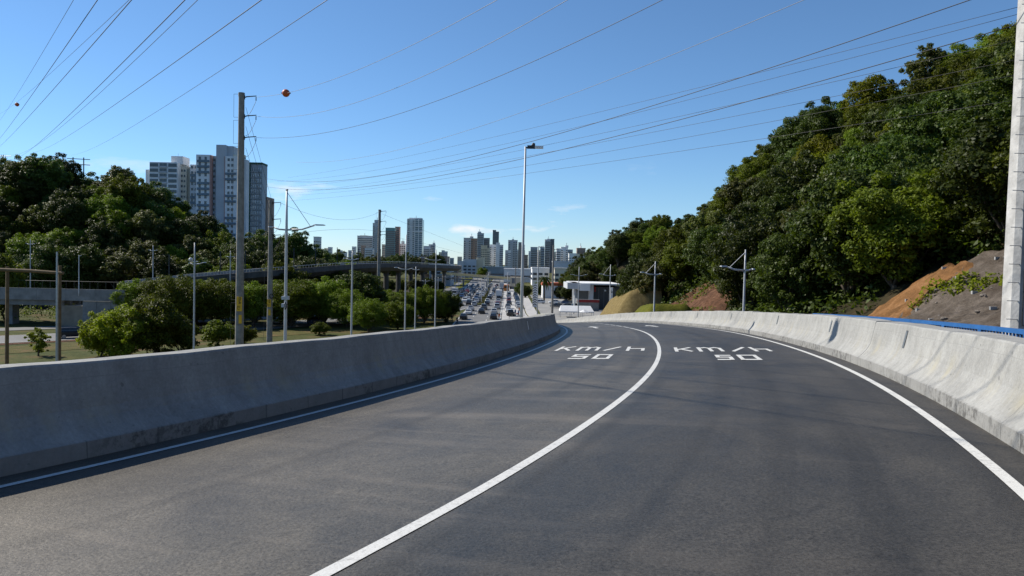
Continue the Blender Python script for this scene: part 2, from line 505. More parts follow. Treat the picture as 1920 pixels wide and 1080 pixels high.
def RP(s, u, h=0.0):
    """point on the ramp: s along the centre line, u to the right, h above the surface"""
    x = np.interp(s, _ds, _xx); y = np.interp(s, _ds, _yy)
    a = max(0.0, s - 0.6); b = min(S_END, s + 0.6)
    tx = np.interp(b, _ds, _xx) - np.interp(a, _ds, _xx); ty = np.interp(b, _ds, _yy) - np.interp(a, _ds, _yy)
    l = math.hypot(tx, ty)
    px, py = x + u * ty / l, y - u * tx / l
    return Vector((px, py, zr(px, py) + h))

def strip(name, s0, s1, us, mat, parent=None, h=0.0, ds=0.6, uvs=True, kind=None):
    n = max(2, int((s1 - s0) / ds) + 1)
    ss = np.linspace(s0, s1, n)
    V, F, UV = [], [], []
    for s in ss:
        for u in us:
            V.append(tuple(RP(s, u, h))); UV.append((s, u))
    k = len(us)
    for i in range(n - 1):
        for j in range(k - 1):
            a = i * k + j
            F.append((a, a + 1, a + 1 + k, a + k))
    me = bpy.data.meshes.new(name)
    me.from_pydata(V, [], F)
    me.materials.append(mat)
    uvl = me.uv_layers.new(name='UVMap')
    li = np.empty(len(me.loops), dtype=np.int32); me.loops.foreach_get('vertex_index', li)
    uvl.data.foreach_set('uv', np.array(UV, dtype=np.float32)[li].ravel())
    me.polygons.foreach_set('use_smooth', [True] * len(F))
    o = link(name, me, parent)
    if kind: o['kind'] = kind
    return o

HALF_L, HALF_R = 3.85, 3.92          # barrier feet either side of the centre line
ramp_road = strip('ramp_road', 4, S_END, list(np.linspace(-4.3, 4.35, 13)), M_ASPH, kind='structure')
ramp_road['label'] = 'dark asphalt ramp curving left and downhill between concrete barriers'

def line(name, s0, s1, uc, w):
    return strip(name, s0, s1, [uc - w / 2, uc + w / 2], M_PAINT, ramp_road, 0.005, 0.4)
line('edge_line', 4, S_OF_Y(140), -3.50, 0.085)
line('edge_line', 4, S_OF_Y(140), 3.56, 0.095)
line('lane_line', 4, S_OF_Y(41), 0.0, 0.096)
for k in range(9):
    a = S_OF_Y(41.4) + k * 3.6
    line('lane_line', a, a + 2.9, 0.0, 0.105)

# painted lettering: strokes in a unit box (across, along)
def stroke_mesh(name, strokes, s_base, height, u0, width, lw_u, lw_s):
    """strokes: polylines with coordinates 0..1 across and 0..1 along"""
    mb = MB()
    for pl in strokes:
        pts = [(u0 + a * width, s_base + b * height) for a, b in pl]
        for (ua, sa), (ub, sb) in zip(pts[:-1], pts[1:]):
            du, dsx = (ub - ua) / lw_u, (sb - sa) / lw_s
            l = math.hypot(du, dsx) or 1
            nu, ns = -dsx / l * lw_u / 2, du / l * lw_s / 2
            eu, es = du / l * lw_u / 2, dsx / l * lw_s / 2
            c = [(ua - eu + nu, sa - es + ns), (ua - eu - nu, sa - es - ns), (ub + eu - nu, sb + es - ns), (ub + eu + nu, sb + es + ns)]
            mb.quad(*[RP(s, u, 0.006 + 0.0012 * (len(mb.f) % 4)) for u, s in c])
    o = mb.obj(name, M_PAINT, ramp_road, recalc=True)
    return o
G5 = [[(1, 1), (0, 1), (0, .52), (1, .52), (1, 0), (0, 0)]]
G0 = [[(0, 0), (1, 0), (1, 1), (0, 1), (0, 0)]]
GK = [[(0, 0), (0, 1)], [(1, 1), (.08, .42)], [(.35, .58), (1, 0)]]
GM = [[(0, 0), (0, 1)], [(0, .82), (.3, 1), (.5, .8), (.5, 0)], [(.5, .82), (.8, 1), (1, .8), (1, 0)]]
GSL = [[(0, 0), (1, 1)]]
GH = [[(0, 0), (0, 1)], [(0, .5), (1, .5), (1, 0)]]
def u_at(px, py):
    d = RIGHT * (px - 960) + UP * (540 - py) + FWD * FPX
    lo, hi = 3.0, 90.0
    for _ in range(50):
        t = (lo + hi) / 2
        x, y = d.x * t / d.y, t
        if CAMZ + d.z * t / d.y > zr(x, y): lo = t
        else: hi = t
    x, y = d.x * lo / d.y, lo
    i = int(np.argmin((_xx - x) ** 2 + (_yy - y) ** 2))
    tx, ty = _xx[min(i + 1, len(_xx) - 1)] - _xx[i - 1], _yy[min(i + 1, len(_xx) - 1)] - _yy[i - 1]
    return float(_ds[i]), ((x - _xx[i]) * ty - (y - _yy[i]) * tx) / math.hypot(tx, ty)
def glyph(strokes, pxl, pxr, pyb, pyt, lw=0.092, lws=0.27):
    """place a glyph whose baseline runs from pxl to pxr (measured on the road)"""
    s0, ua = u_at(pxl, pyb); s0b, ub = u_at(pxr, pyb); s1, _u = u_at((pxl + pxr) / 2, pyt)
    stroke_mesh('road_letter', strokes, (s0 + s0b) / 2 + lws / 2, s1 - (s0 + s0b) / 2 - lws, ua + lw / 2, ub - ua - lw, lw, lws)
for gl, a, b_ in ((G5, 1063, 1096), (G0, 1108, 1141)): glyph(gl, a, b_, 673.4, 664.5)
for gl, a, b_ in ((GK, 1039, 1068), (GM, 1078, 1120), (GSL, 1130, 1160), (GH, 1173, 1208)): glyph(gl, a, b_, 658, 650.5)
for gl, a, b_ in ((G5, 1346, 1378), (G0, 1390, 1430)): glyph(gl, a, b_, 675, 665.5)
for gl, a, b_ in ((GK, 1266, 1300), (GM, 1312, 1360), (GSL, 1374, 1410), (GH, 1418, 1451)): glyph(gl, a, b_, 659.5, 651.5)
def arrow(uc, sb):
    mb = MB()
    def pt(du, dsx, h=0.006): return RP(sb + dsx, uc + du, h)
    mb.quad(pt(-.09, 0), pt(.09, 0), pt(.09, 2.6), pt(-.09, 2.6))
    n = len(mb.v); mb.v += [tuple(pt(-.38, 2.6, .007)), tuple(pt(.38, 2.6, .007)), tuple(pt(0, 4.6, .007))]; mb.f.append((n, n + 1, n + 2)); mb.mi.append(0)
    mb.obj('road_arrow', M_PAINT, ramp_road)
arrow(-1.75, S_OF_Y(41.5)); arrow(1.78, S_OF_Y(42.5))

# ------------------------------------------------------------------ concrete barriers
PROF = [(0.0, -0.02), (0.0, 0.155), (0.02, 0.17), (0.10, 0.25), (0.17, 0.34), (0.215, 0.43), (0.245, 0.55), (0.275, 0.70), (0.302, 0.845), (0.318, 0.865),
        (0.60, 0.872), (0.615, 0.85), (0.63, -0.05)]
def barrier_segment(side, s0, s1, parent, dh):
    u_foot = -HALF_L if side < 0 else HALF_R
    n = max(2, int((s1 - s0) / 0.5) + 1)
    ss = np.linspace(s0, s1, n)
    V, F, UV = [], [], []
    k = len(PROF)
    for s in ss:
        wob = 0.006 * math.sin(s * 1.7 + side) + 0.004 * math.sin(s * 4.1)
        for (o, h) in PROF:
            hh = h + (wob + dh) * (h / 0.87)
            V.append(tuple(RP(s, u_foot + side * (o + 0.15 * wob), hh))); UV.append((s, h))
    for i in range(n - 1):
        for j in range(k - 1):
            a = i * k + j
            F.append((a, a + k, a + k + 1, a + 1) if side > 0 else (a, a + 1, a + k + 1, a + k))
    F.append(tuple(range(k)) if side < 0 else tuple(reversed(range(k))))
    e = (n - 1) * k
    F.append(tuple(e + q for q in (reversed(range(k)) if side < 0 else range(k))))
    me = bpy.data.meshes.new('barrier_segment')
    me.from_pydata(V, [], F)
    me.materials.append(M_BARR)
    uvl = me.uv_layers.new(name='UVMap')
    li = np.empty(len(me.loops), dtype=np.int32); me.loops.foreach_get('vertex_index', li)
    uvl.data.foreach_set('uv', np.array(UV, dtype=np.float32)[li].ravel())
    seg = link('barrier_segment', me, parent)
    return seg

def reflector(side, s, seg):
    u_foot = -HALF_L if side < 0 else HALF_R
    mb = MB()
    a, b_ = (0.232, 0.49), (0.290, 0.765)
    for mi, grow, out in ((1, 0.012, 0.004), (0, 0.0, 0.010)):
        P = []
        for (o, h), sgn in ((a, -1), (b_, 1)):
            for d in (-0.05 - grow, 0.05 + grow):
                P.append(RP(s + d, u_foot + side * (o - out), h + sgn * grow))
        B = [p + (RP(s, u_foot + side * 1.0) - RP(s, u_foot)) * 0.03 for p in P]
        n = len(mb.v)
        mb.v += [tuple(p) for p in (P[0], P[1], P[3], P[2], B[0], B[1], B[3], B[2])]
        for q in ((0, 1, 2, 3), (7, 6, 5, 4), (0, 4, 5, 1), (1, 5, 6, 2), (2, 6, 7, 3), (3, 7, 4, 0)):
            mb.f.append(tuple(n + i for i in q)); mb.mi.append(mi)
    mb.obj('reflector', [M_REFL if side > 0 else M_LIT, M_RIM], seg, recalc=True)

for side, lab, joints in ((-1, 'shaded concrete road barrier with sunlit top along the outer ramp edge', [5, S_OF_Y(1.2), S_OF_Y(17.3), S_OF_Y(25.3)]),
                          (1, 'pale sunlit concrete road barrier on the hill side of the ramp', [5, S_OF_Y(8.2), S_OF_Y(15.6), S_OF_Y(23.3)])):
    b_root = empty('concrete_barrier', RP(S_OF_Y(12), -HALF_L if side < 0 else HALF_R))
    tag(b_root, lab, 'barrier')
    while joints[-1] < S_OF_Y(140): joints.append(joints[-1] + 8.1)
    bpy.context.view_layer.update()
    inv = Matrix.Translation(-b_root.location)
    for i, (a, b2) in enumerate(zip(joints[:-1], joints[1:])):
        seg = barrier_segment(side, a + 0.004, b2 - 0.004, b_root, random.uniform(-0.012, 0.012))
        seg.matrix_parent_inverse = inv
        if a < S_OF_Y(75):
            sr = {(-1, 3): S_OF_Y(23.2), (1, 1): S_OF_Y(13.4), (1, 3): S_OF_Y(26.5)}.get((side, i), (a + b2) / 2)
            if side > 0 or i >= 3: reflector(side, sr, seg)

# retaining walls under the ramp
def ramp_wall(side):
    u = -4.43 if side < 0 else 4.50
    mb = MB()
    ss = np.linspace(4, S_OF_Y(148), 90)
    for s0, s1 in zip(ss[:-1], ss[1:]):
        a, b2 = RP(s0, u, -0.04), RP(s1, u, -0.04)
        mb.quad(a, b2, (b2.x, b2.y, -0.5), (a.x, a.y, -0.5))
    return tag(mb.obj('retaining_wall', M_CONCD), kind='structure')
ramp_wall(-1); ramp_wall(1)

# blue handrail on the footway behind the hill-side barrier
def rail_z(s):  # top of rail
    return RP(s, 5.45).z + 1.05
rr = empty('handrail', RP(S_OF_Y(12), 5.45))
tag(rr, 'bright blue steel handrail with thin balusters behind the concrete barrier', 'handrail')
inv = Matrix.Translation(-rr.location)
mb = MB()
sA, sB = S_OF_Y(2), S_OF_Y(27)
for h, hw in ((0.80, 0.035),):
    prev = None
    for s in np.linspace(sA, sB, 40):
        p = RP(s, 5.45, h); q = RP(s, 5.45 + 0.07, h)
        ring = [p - Vector((0, 0, hw)), q - Vector((0, 0, hw)), q + Vector((0, 0, hw)), p + Vector((0, 0, hw))]
        if prev:
            for i in range(4):
                j = (i + 1) % 4
                mb.quad(prev[i], prev[j], ring[j], ring[i])
        prev = ring
mb.obj('rail', M_BLUE, rr, recalc=True).matrix_parent_inverse = inv
me_bal = MB().box(-0.012, 0.012, -0.012, 0.012, -0.12, 0.66).mesh('baluster', M_BLUE)
me_post = MB().box(-0.045, 0.045, -0.045, 0.045, -0.12, 0.66).mesh('post', M_BLUE)
s = sA
i = 0
while s < sB:
    p = RP(s, 5.485, 0.12)
    o = link('post' if i % 14 == 0 else 'baluster', me_post if i % 14 == 0 else me_bal, rr, p)
    o.matrix_parent_inverse = inv
    s += 0.13; i += 1

# ------------------------------------------------------------------ ground and hills
mb = MB(); mb.quad((-7000, -2500, -0.04), (7000, -2500, -0.04), (7000, 9000, -0.04), (-7000, 9000, -0.04))
tag(mb.obj('ground', M_GROUND), kind='structure')

def wavy(x, y):
    return 0.5 * math.sin(x * 0.31 + y * 0.17) + 0.35 * math.sin(x * 0.73 - y * 0.41 + 1.3) + 0.2 * math.sin(x * 1.7 + y * 1.3)
I = lambda y, a, b: float(np.interp(y, a, b))
def toe(y): return I(y, [-40, 20, 45, 80, 97, 112, 126, 140, 170, 230, 250, 264, 340], [17, 18.6, 20.5, 18.8, 17.2, 16.8, 19.5, 25, 33, 46, 42, 23, 22])
def hbase(y): return I(y, [-40, 0, 40, 80, 120, 150, 160], [zr(12, -40) - .15, zr(10, 0) - .15, zr(11, 40) - .12, zr(8, 80) - .12, zr(0, 120) - .12, 0.1, 0.0])
def hill_r(x, y):
    b0 = hbase(y)
    sl = I(y, [0, 60, 90, 110, 130, 170, 260, 340], [.68, .69, .70, .85, 1.15, 1.25, .95, .7])
    rg = I(y, [0, 60, 90, 110, 130, 170, 230, 280, 340], [64, 55, 41, 33, 28, 29, 28, 23, 14.0])
    t = x - toe(y)
    h = sl * t if t > 1.5 else (sl * max(0, t + 1.5) ** 2 / 6.0)
    cap = max(0.0, rg - b0)
    if h > cap - 4:
        k = h - (cap - 4); h = cap - 4 + 5.5 * (1 - math.exp(-k / 5.5)) if cap > 4 else min(h, cap)
    return b0 + h + (wavy(x, y) * min(1.0, max(0, t) / 5.0) * 0.8)
def ramp_edge_x(y):
    if y > 152: return 6.0
    s_ = S_OF_Y(y); p = RP(s_, 4.46); return p.x + (y - p.y) * 0.0
ys = np.concatenate([np.arange(-30, 150, 1.8), np.arange(150, 420, 4)])
ks = np.concatenate([np.array([0, 1.2, 2.5, 4, 6, 8]), np.arange(9.5, 30, 1.6), np.arange(30, 130, 5)])
V, F = [], []
for y in ys:
    if y < 150:
        e = RP(S_OF_Y(y), 4.52)
    else:
        e = Vector((6.0, y, 0))
    for k in ks:
        x = e.x + k; yy = e.y + (y - e.y) * min(1, k / 6.0)
        V.append((x, yy, max(hill_r(x, yy), 0.0) - (0.05 if k < 7 else 0)))
nk = len(ks)
for i in range(len(ys) - 1):
    for j in range(nk - 1):
        a = i * nk + j
        F.append((a, a + 1, a + 1 + nk, a + nk))
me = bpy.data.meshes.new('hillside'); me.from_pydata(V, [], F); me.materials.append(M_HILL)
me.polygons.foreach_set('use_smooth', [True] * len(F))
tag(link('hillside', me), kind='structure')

def sheet(name, mat, fn, x0, x1, y0, y1, step=0.7, lift=0.1, ragged=0.8, rough=0.0):
    nx, ny = int((x1 - x0) / step) + 1, int((y1 - y0) / step) + 1
    V, F = [], []
    for j in range(ny + 1):
        for i in range(nx + 1):
            x, y = x0 + (x1 - x0) * i / nx, y0 + (y1 - y0) * j / ny
            if i in (0, nx): x += ragged * math.sin(y * 1.3) * 0.6
            if j in (0, ny): y += ragged * math.sin(x * 1.7 + 1)
            edge = -0.5 if (i in (0, nx) or j in (0, ny)) else 0
            V.append((x, y, fn(x, y) + lift + edge + 0.05 * math.sin(x * 5.1 + y * 3.3) + 0.04 * math.sin(x * 9.1 - y * 7.7) + rough * (abs(math.sin(y * 1.9 + 0.8 * math.sin(x * 0.9))) - .5) + rough * .5 * math.sin(y * 4.3 + x * 1.1)))
    for j in range(ny):
        for i in range(nx):
            a = j * (nx + 1) + i
            F.append((a, a + 1, a + nx + 2, a + nx + 1))
    me = bpy.data.meshes.new(name); me.from_pydata(V, [], F); me.materials.append(mat)
    me.polygons.foreach_set('use_smooth', [True] * len(F))
    return tag(link(name, me), kind='structure')
bank = sheet('soil_bank', M_GREYSOIL, hill_r, 17.0, 30.0, 10, 41, 0.45, 0.25, 0.8, 0.16)
sheet('orange_soil_bank', M_ORSOIL, hill_r, 19.3, 25.0, 39.5, 45, 0.4, 0.32, 0.8, 0.14)
sheet('red_soil_bank', M_REDSOIL, hill_r, 17.0, 28.5, 75, 98, 0.5, 0.5, 0.8, 0.3)
me_pl = MB().box(-0.15, 0.15, -0.05, 0.05, -0.1, 0.06).mesh('anchor_plate', M_CONC)
for i in range(5):
    for j in range(7):
        x, y = 20.3 + i * 2.0 + (j % 2) * 1.0, 24 + j * 3.0
        link('anchor_plate', me_pl, bank, (x, y, hill_r(x, y) + 0.33), random.uniform(-.2, .2))

def stone_mesh(seed):
    r_ = np.random.RandomState(seed); mb_ = MB(); sphere_mb(mb_, (0, 0, 0), 1.0, 7, 5, .6)
    mb_.v = [tuple(np.array(v) * (1 + r_.uniform(-.25, .25))) for v in mb_.v]
    return mb_.mesh('stone', M_STONE)
M_STONE = S('bank_stone', (.17, .145, .12), .95, .3, 3, bmp=.5)
st_me = [stone_mesh(k) for k in range(3)]
for i in range(90):
    y = random.uniform(16, 40); x = toe(y) + random.uniform(-.5, 8)
    k = random.uniform(.04, .17)
    link('stone', st_me[i % 3], bank, (x, y, hill_r(x, y) + .30), random.uniform(0, 6), (k, k, k))
def mound(x, y):
    b0 = hbase(y)
    return b0 - 0.2 + min(max(0, x - 12.9) * 1.6, 2.35) * min(1, max(0, (y - 75) / 1.6)) * min(1, max(0, (86 - y) / 1.5))
sheet('grass_mound', M_GRASS, mound, 12.9, 18.6, 75, 86, 0.6, 0.02, 0.2)
def tan(x, y):
    b0 = hbase(y)
    return b0 - 0.3 + min(max(0, x - 12.5) * 1.5, 4.9 + max(0, x - 15.8) * 0.5) * min(1, max(0, (y - 97) / 2.5)) * min(1, max(0, (122 - y) / 3.0))
sheet('straw_covered_slope', M_TAN, tan, 12.1, 19.8, 96, 123, 0.4, 0.0, 0.2, 0.10)

RIDGE_PX = [(-200, 380), (-60, 372), (0, 345), (25, 312), (60, 300), (110, 300), (128, 332), (150, 352), (180, 335), (225, 330), (265, 345), (300, 372),
            (350, 380), (385, 412), (430, 445), (470, 452), (520, 450), (565, 458), (595, 478), (625, 500), (660, 520)]
_rx = np.array([at(p[0], p[1], 235.0).x for p in RIDGE_PX]); _rz = np.array([at(p[0], p[1], 235.0).z for p in RIDGE_PX])
def hill_l(x, y):
    xq = x * 235.0 / max(y, 235.0) if y > 235 else x
    top = max(0.0, float(np.interp(xq, _rx, _rz)) - 11.5)
    if x > -57: top *= max(0, 1 - (x + 57) / 8.0)
    t = min(1.0, max(0.0, (y - 186) / 49.0))
    t = t * t * (3 - 2 * t) * 0.45 + t * 0.55
    if y > 235: top *= 1 + (y - 235) / 900.0
    z = top * t + wavy(x * .6, y * .6) * 0.7 * min(1, t * 4)
    if y > 430: z *= max(0, 1 - (y - 430) / 60)
    return max(z, -0.1)
xs = np.arange(-330, -44, 4.0); ys = np.arange(184, 500, 5.0)
V = [(x, y, hill_l(x, y)) for y in ys for x in xs]
nk = len(xs)
F = [(j * nk + i, j * nk + i + 1, (j + 1) * nk + i + 1, (j + 1) * nk + i) for j in range(len(ys) - 1) for i in range(nk - 1)]
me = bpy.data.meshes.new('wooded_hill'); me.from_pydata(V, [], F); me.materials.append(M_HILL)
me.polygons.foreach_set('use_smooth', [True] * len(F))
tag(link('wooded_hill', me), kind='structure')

# ------------------------------------------------------------------ avenue roads
def ribbon(name, pts, w, mat, z=0.02, kind='structure', parent=None, dash=None):
    P = []
    for (x0, y0), (x1, y1) in zip(pts[:-1], pts[1:]):
        n = max(1, int(math.hypot(x1 - x0, y1 - y0) / 4))
        P += [(x0 + (x1 - x0) * i / n, y0 + (y1 - y0) * i / n) for i in range(n)]
    P.append(pts[-1])
    P = np.array(P)
    for _ in range(6):
        P[1:-1] = (P[:-2] + 2 * P[1:-1] + P[2:]) / 4
    T = np.gradient(P, axis=0); T /= np.linalg.norm(T, axis=1)[:, None]
    N = np.stack([T[:, 1], -T[:, 0]], 1)
    mb = MB()
    for i in range(len(P) - 1):
        if dash and (i % dash[1]) >= dash[0]: continue
        a, b_ = P[i] - N[i] * w / 2, P[i] + N[i] * w / 2
        c, d = P[i + 1] + N[i + 1] * w / 2, P[i + 1] - N[i + 1] * w / 2
        mb.quad((*a, z), (*b_, z), (*c, z), (*d, z))
    o = mb.obj(name, mat, parent)
    if kind and parent is None: o['kind'] = kind
    return o, P, N
RC = [(-7.6, 150), (-7.9, 200), (-8.2, 300), (-9.5, 500), (-12, 760), (-16, 1000)]
LC = [(-165, 48), (-120, 84), (-80, 116), (-52, 146), (-31, 178), (-20, 212), (-17.2, 250), (-19.6, 378), (-23.5, 520), (-32, 760), (-40, 1000)]
L2 = [(-175, 62), (-130, 98), (-92, 130), (-64, 158), (-44, 190), (-35, 228), (-31.5, 280), (-31, 420), (-36, 560)]
SV = [(3.0, 165), (0.6, 200), (0.2, 300), (-1.0, 420), (-3, 520)]
avenue_r, PR, NR = ribbon('avenue_carriageway', RC, 10.6, M_ROAD)
avenue_l, PL, NL = ribbon('avenue_carriageway', LC, 12.2, M_ROAD)
ribbon('side_road', L2, 6.0, M_ROAD, 0.03)
service, PS, NS = ribbon('service_road', SV, 6.4, M_PAVE, 0.03)
for P, N, root, offs in ((PR, NR, avenue_r, (-1.8, 1.8)), (PL, NL, avenue_l, (-3.0, 0.0, 3.0))):
    for o_ in offs:
        pts = [tuple(p + n * o_) for p, n in zip(P, N)]
        ribbon('lane_marking', pts, 0.16, M_PAINT, 0.035, parent=root, dash=(1, 3))
for P, N, root, offs in ((PR, NR, avenue_r, (-5.0, 5.0)), (PL, NL, avenue_l, (-5.8, 5.8))):
    for o_ in offs:
        ribbon('edge_marking', [tuple(p + n * o_) for p, n in zip(P, N)], 0.2, M_PAINT, 0.035, parent=root)
# raised kerbed footway beside the avenue and the planted median
def kerb_strip(name, P, N, off, w, h, mat, lo, hi):
    mb = MB()
    idx = [i for i in range(len(P)) if lo <= P[i][1] <= hi]
    for i, j in zip(idx[:-1], idx[1:]):
        a, b_ = P[i] + N[i] * (off - w / 2), P[i] + N[i] * (off + w / 2)
        d, c = P[j] + N[j] * (off - w / 2), P[j] + N[j] * (off + w / 2)
        mb.quad((*a, h), (*b_, h), (*c, h), (*d, h))
        mb.quad((*a, -.02), (*a, h), (*d, h), (*d, -.02)); mb.quad((*b_, h), (*b_, -.02), (*c, -.02), (*c, h))
        if i == idx[0]: mb.quad((*a, -.02), (*b_, -.02), (*b_, h), (*a, h))
    return tag(mb.obj(name, mat), kind='structure')
kerb_strip('footway', PR, NR, 6.3, 1.8, 0.14, M_PAVE, 150, 520)
kerb_strip('footway', PS, NS, 5.0, 3.0, 0.16, M_PAVE, 165, 520)
kerb_strip('planted_median', PL, NL, 7.3, 1.6, 0.30, M_GROUND, 240, 700)
kerb_strip('grass_verge', PL, NL, -8.6, 3.6, 0.16, M_GRASS, 180, 700)
mb = MB(); mb.quad((8, 168, 0.012), (60, 168, 0.012), (60, 330, 0.012), (8, 330, 0.012))
tag(mb.obj('car_park', S('yard_concrete', (0.26, 0.255, 0.24), 0.9, 0.2, 0.2)), kind='structure')
# red earth and dry grass strip under the trees
for nm, mt, pts, w in (('red_earth_strip', M_REDSOIL, [(-135, 62), (-95, 94), (-62, 128), (-38, 160), (-22, 184)], 7.0),
                       ('dry_grass_strip', soil_mat('dry_grass', (0.065, 0.07, 0.018), (0.105, 0.092, 0.03), (0.17, 0.098, 0.05), 0.35), [(-128, 55), (-88, 86), (-54, 121), (-30, 152), (-14, 178)], 9.0)):
    ribbon(nm, pts, w, mt, 0.008 if 'red' in nm else 0.004)

# ------------------------------------------------------------------ vegetation
def leaf_cloud(name, C, R, n, size, mat, seed, flat=0.8, up=0.25, squash=0.8, fill=0.18):
    """n small leaf faces spread over the shells of clumps with centres C and radii R"""
    r = np.random.RandomState(seed)
    C = np.asarray(C, float); R = np.asarray(R, float)
    w = R ** 2; w /= w.sum()
    ci = r.choice(len(C), n, p=w)
    d = r.normal(size=(n, 3)); d[:, 2] += up; d /= np.linalg.norm(d, axis=1)[:, None]
    rad = R[ci] * np.where(r.rand(n) < fill, r.uniform(0.2, 0.8, n), r.uniform(0.78, 1.08, n))
    lump = 1 + 0.22 * np.sin(d[:, 0] * 5 + ci) * np.sin(d[:, 1] * 6 + 2 * ci) + 0.12 * np.sin(d[:, 2] * 9 + ci * 3)
    P = C[ci] + d * (rad * lump)[:, None] * np.array([1, 1, squash])
    nrm = d * flat + r.normal(size=(n, 3)) * 0.55 + np.array([0, 0, 0.35]); nrm /= np.linalg.norm(nrm, axis=1)[:, None]
    t = r.normal(size=(n, 3)); t -= nrm * (t * nrm).sum(1)[:, None]; t /= np.linalg.norm(t, axis=1)[:, None]
    b = np.cross(nrm, t)
    sz = size * r.uniform(0.6, 1.35, n)
    tip = t * sz[:, None]; wd = b * (sz * r.uniform(0.32, 0.5, n))[:, None]
    drop = nrm * (sz * 0.16)[:, None]
    v = np.empty((n, 4, 3))
    v[:, 0] = P - tip * 0.5; v[:, 1] = P + wd * 0.75 - drop; v[:, 2] = P + tip * 0.55; v[:, 3] = P - wd * 0.75 - drop
    me = bpy.data.meshes.new(name)
    me.vertices.add(n * 4); me.vertices.foreach_set('co', v.reshape(-1).astype(np.float32))
    me.loops.add(n * 4); me.loops.foreach_set('vertex_index', np.arange(n * 4, dtype=np.int32))
    me.polygons.add(n); me.polygons.foreach_set('loop_start', np.arange(0, n * 4, 4, dtype=np.int32))
    me.polygons.foreach_set('loop_total', np.full(n, 4, dtype=np.int32))
    ct = r.rand(len(C))
    tone = np.clip(0.5 * ct[ci] + 0.5 * r.rand(n), 0, 1)
    me.update(calc_edges=True)
    at_ = me.attributes.new('tone', 'FLOAT', 'FACE'); at_.data.foreach_set('value', tone.astype(np.float32))
    me.materials.append(mat)
    return me

def tree_proto(seed, h, rad, nclump, nleaf, leaf, mat, crown0=0.35, spread=1.0, bushy=False, clump_r=(0.26, 0.42), squash=0.8):
    r = np.random.RandomState(seed)
    C, R = [], []
    cz = h * (crown0 + (1 - crown0) * 0.5); hz = h * (1 - crown0) * 0.5
    tries = 0
    while len(C) < nclump and tries < 4000:
        tries += 1
        d = r.uniform(-1, 1, 3)
        q = np.linalg.norm(d)
        if q > 1 or q < 0.35: continue
        cr = rad * r.uniform(*clump_r)
        c = np.array([d[0] * (rad - cr * 0.7) * spread, d[1] * (rad - cr * 0.7) * spread, cz + d[2] * (hz - cr * 0.5)])
        if any(np.linalg.norm(c - k) < 0.55 * (cr + rr) for k, rr in zip(C, R)): continue
        C.append(c); R.append(cr)
    for _ in range(int(nclump * 1.5)):
        d = r.normal(size=3); d[2] = d[2] * 0.8 + 0.25; d /= np.linalg.norm(d)
        q = r.uniform(0.9, 1.1)
        C.append(np.array([d[0] * rad * q * 0.95, d[1] * rad * q * 0.95, cz + d[2] * hz * q])); R.append(rad * r.uniform(0.08, 0.17))
    crown = leaf_cloud('crown', C, R, nleaf, leaf, mat, seed, squash=squash)
    mb = MB()
    tr = 0.026 * h
    lean = r.uniform(-.05, .05, 2) * h
    fork = h * (crown0 * 0.8 if not bushy else 0.12)
    mb.tube([(0, 0, -0.6), (lean[0] * .1, lean[1] * .1, h * 0.02), (lean[0] * .5, lean[1] * .5, fork * 0.6), (lean[0], lean[1], fork)], [tr * 1.5, tr * 1.15, tr * .95, tr * .8], 7)
    order = np.argsort([-k for k in R])[:10 if not bushy else 6]
    for q in order:
        c = C[q]
        mid = np.array([lean[0], lean[1], fork]) * 0.45 + c * 0.55 + np.array([0, 0, -0.06 * h])
        mb.tube([(lean[0], lean[1], fork - 0.05 * h), tuple(mid), tuple(c)], [tr * .55, tr * .36, tr * .14], 5, cap=False)
    return mb.mesh('trunk', M_BARK, smooth=True), crown, h

PROTO = {
    'dark': [tree_proto(21, 9.5, 4.6, 24, 30000, 0.30, M_LEAF_D, 0.08), tree_proto(22, 10.5, 4.2, 24, 28000, 0.28, M_LEAF_D, 0.12)],
    'mid': [tree_proto(31, 9.0, 4.4, 22, 28000, 0.27, M_LEAF_M, 0.10), tree_proto(32, 8.0, 4.6, 26, 28000, 0.27, M_LEAF_M, 0.08)],
    'yellow': [tree_proto(41, 8.5, 4.0, 20, 24000, 0.26, M_LEAF_Y, 0.12)],
    'olive': [tree_proto(51, 9.5, 4.0, 20, 17000, 0.28, M_LEAF_O, 0.28, clump_r=(0.2, 0.36))],
    'sparse': [tree_proto(61, 11.5, 3.0, 15, 5200, 0.34, M_LEAF_O, 0.42, clump_r=(0.2, 0.34))],
    'median': [tree_proto(71, 9.5, 5.6, 30, 34000, 0.26, M_LEAF_M, 0.12, squash=0.75), tree_proto(72, 9.0, 5.2, 28, 32000, 0.26, M_LEAF_M, 0.14, squash=0.75)],
    'shrub': [tree_proto(81, 4.6, 2.9, 18, 15000, 0.22, M_LEAF_Y, 0.02, bushy=True), tree_proto(82, 4.2, 2.6, 16, 14000, 0.22, M_LEAF_M, 0.02, bushy=True)],
    'sapling': [tree_proto(91, 5.0, 1.9, 15, 5000, 0.22, M_LEAF_Y, 0.06, bushy=True, clump_r=(.22, .36))],
}
def tree(kind, loc, scale, label, cat='tree', group=None, name='tree', var=None, sz=None):
    tr, cr, h = PROTO[kind][var if var is not None else random.randrange(len(PROTO[kind]))]
    e = empty(name, loc, random.uniform(0, 6.28))
    e.scale = (scale, scale, sz or scale * random.uniform(0.9, 1.12))
    tag(e, label, cat, group)
    link('trunk', tr, e); link('crown', cr, e)
    return e

def proj(p):
    d = Vector(p) - Vector((0, 0, CAMZ))
    f = d.dot(FWD)
    if f <= 0.1: return None
    return 960 + FPX * d.dot(RIGHT) / f, 540 - FPX * d.dot(UP) / f

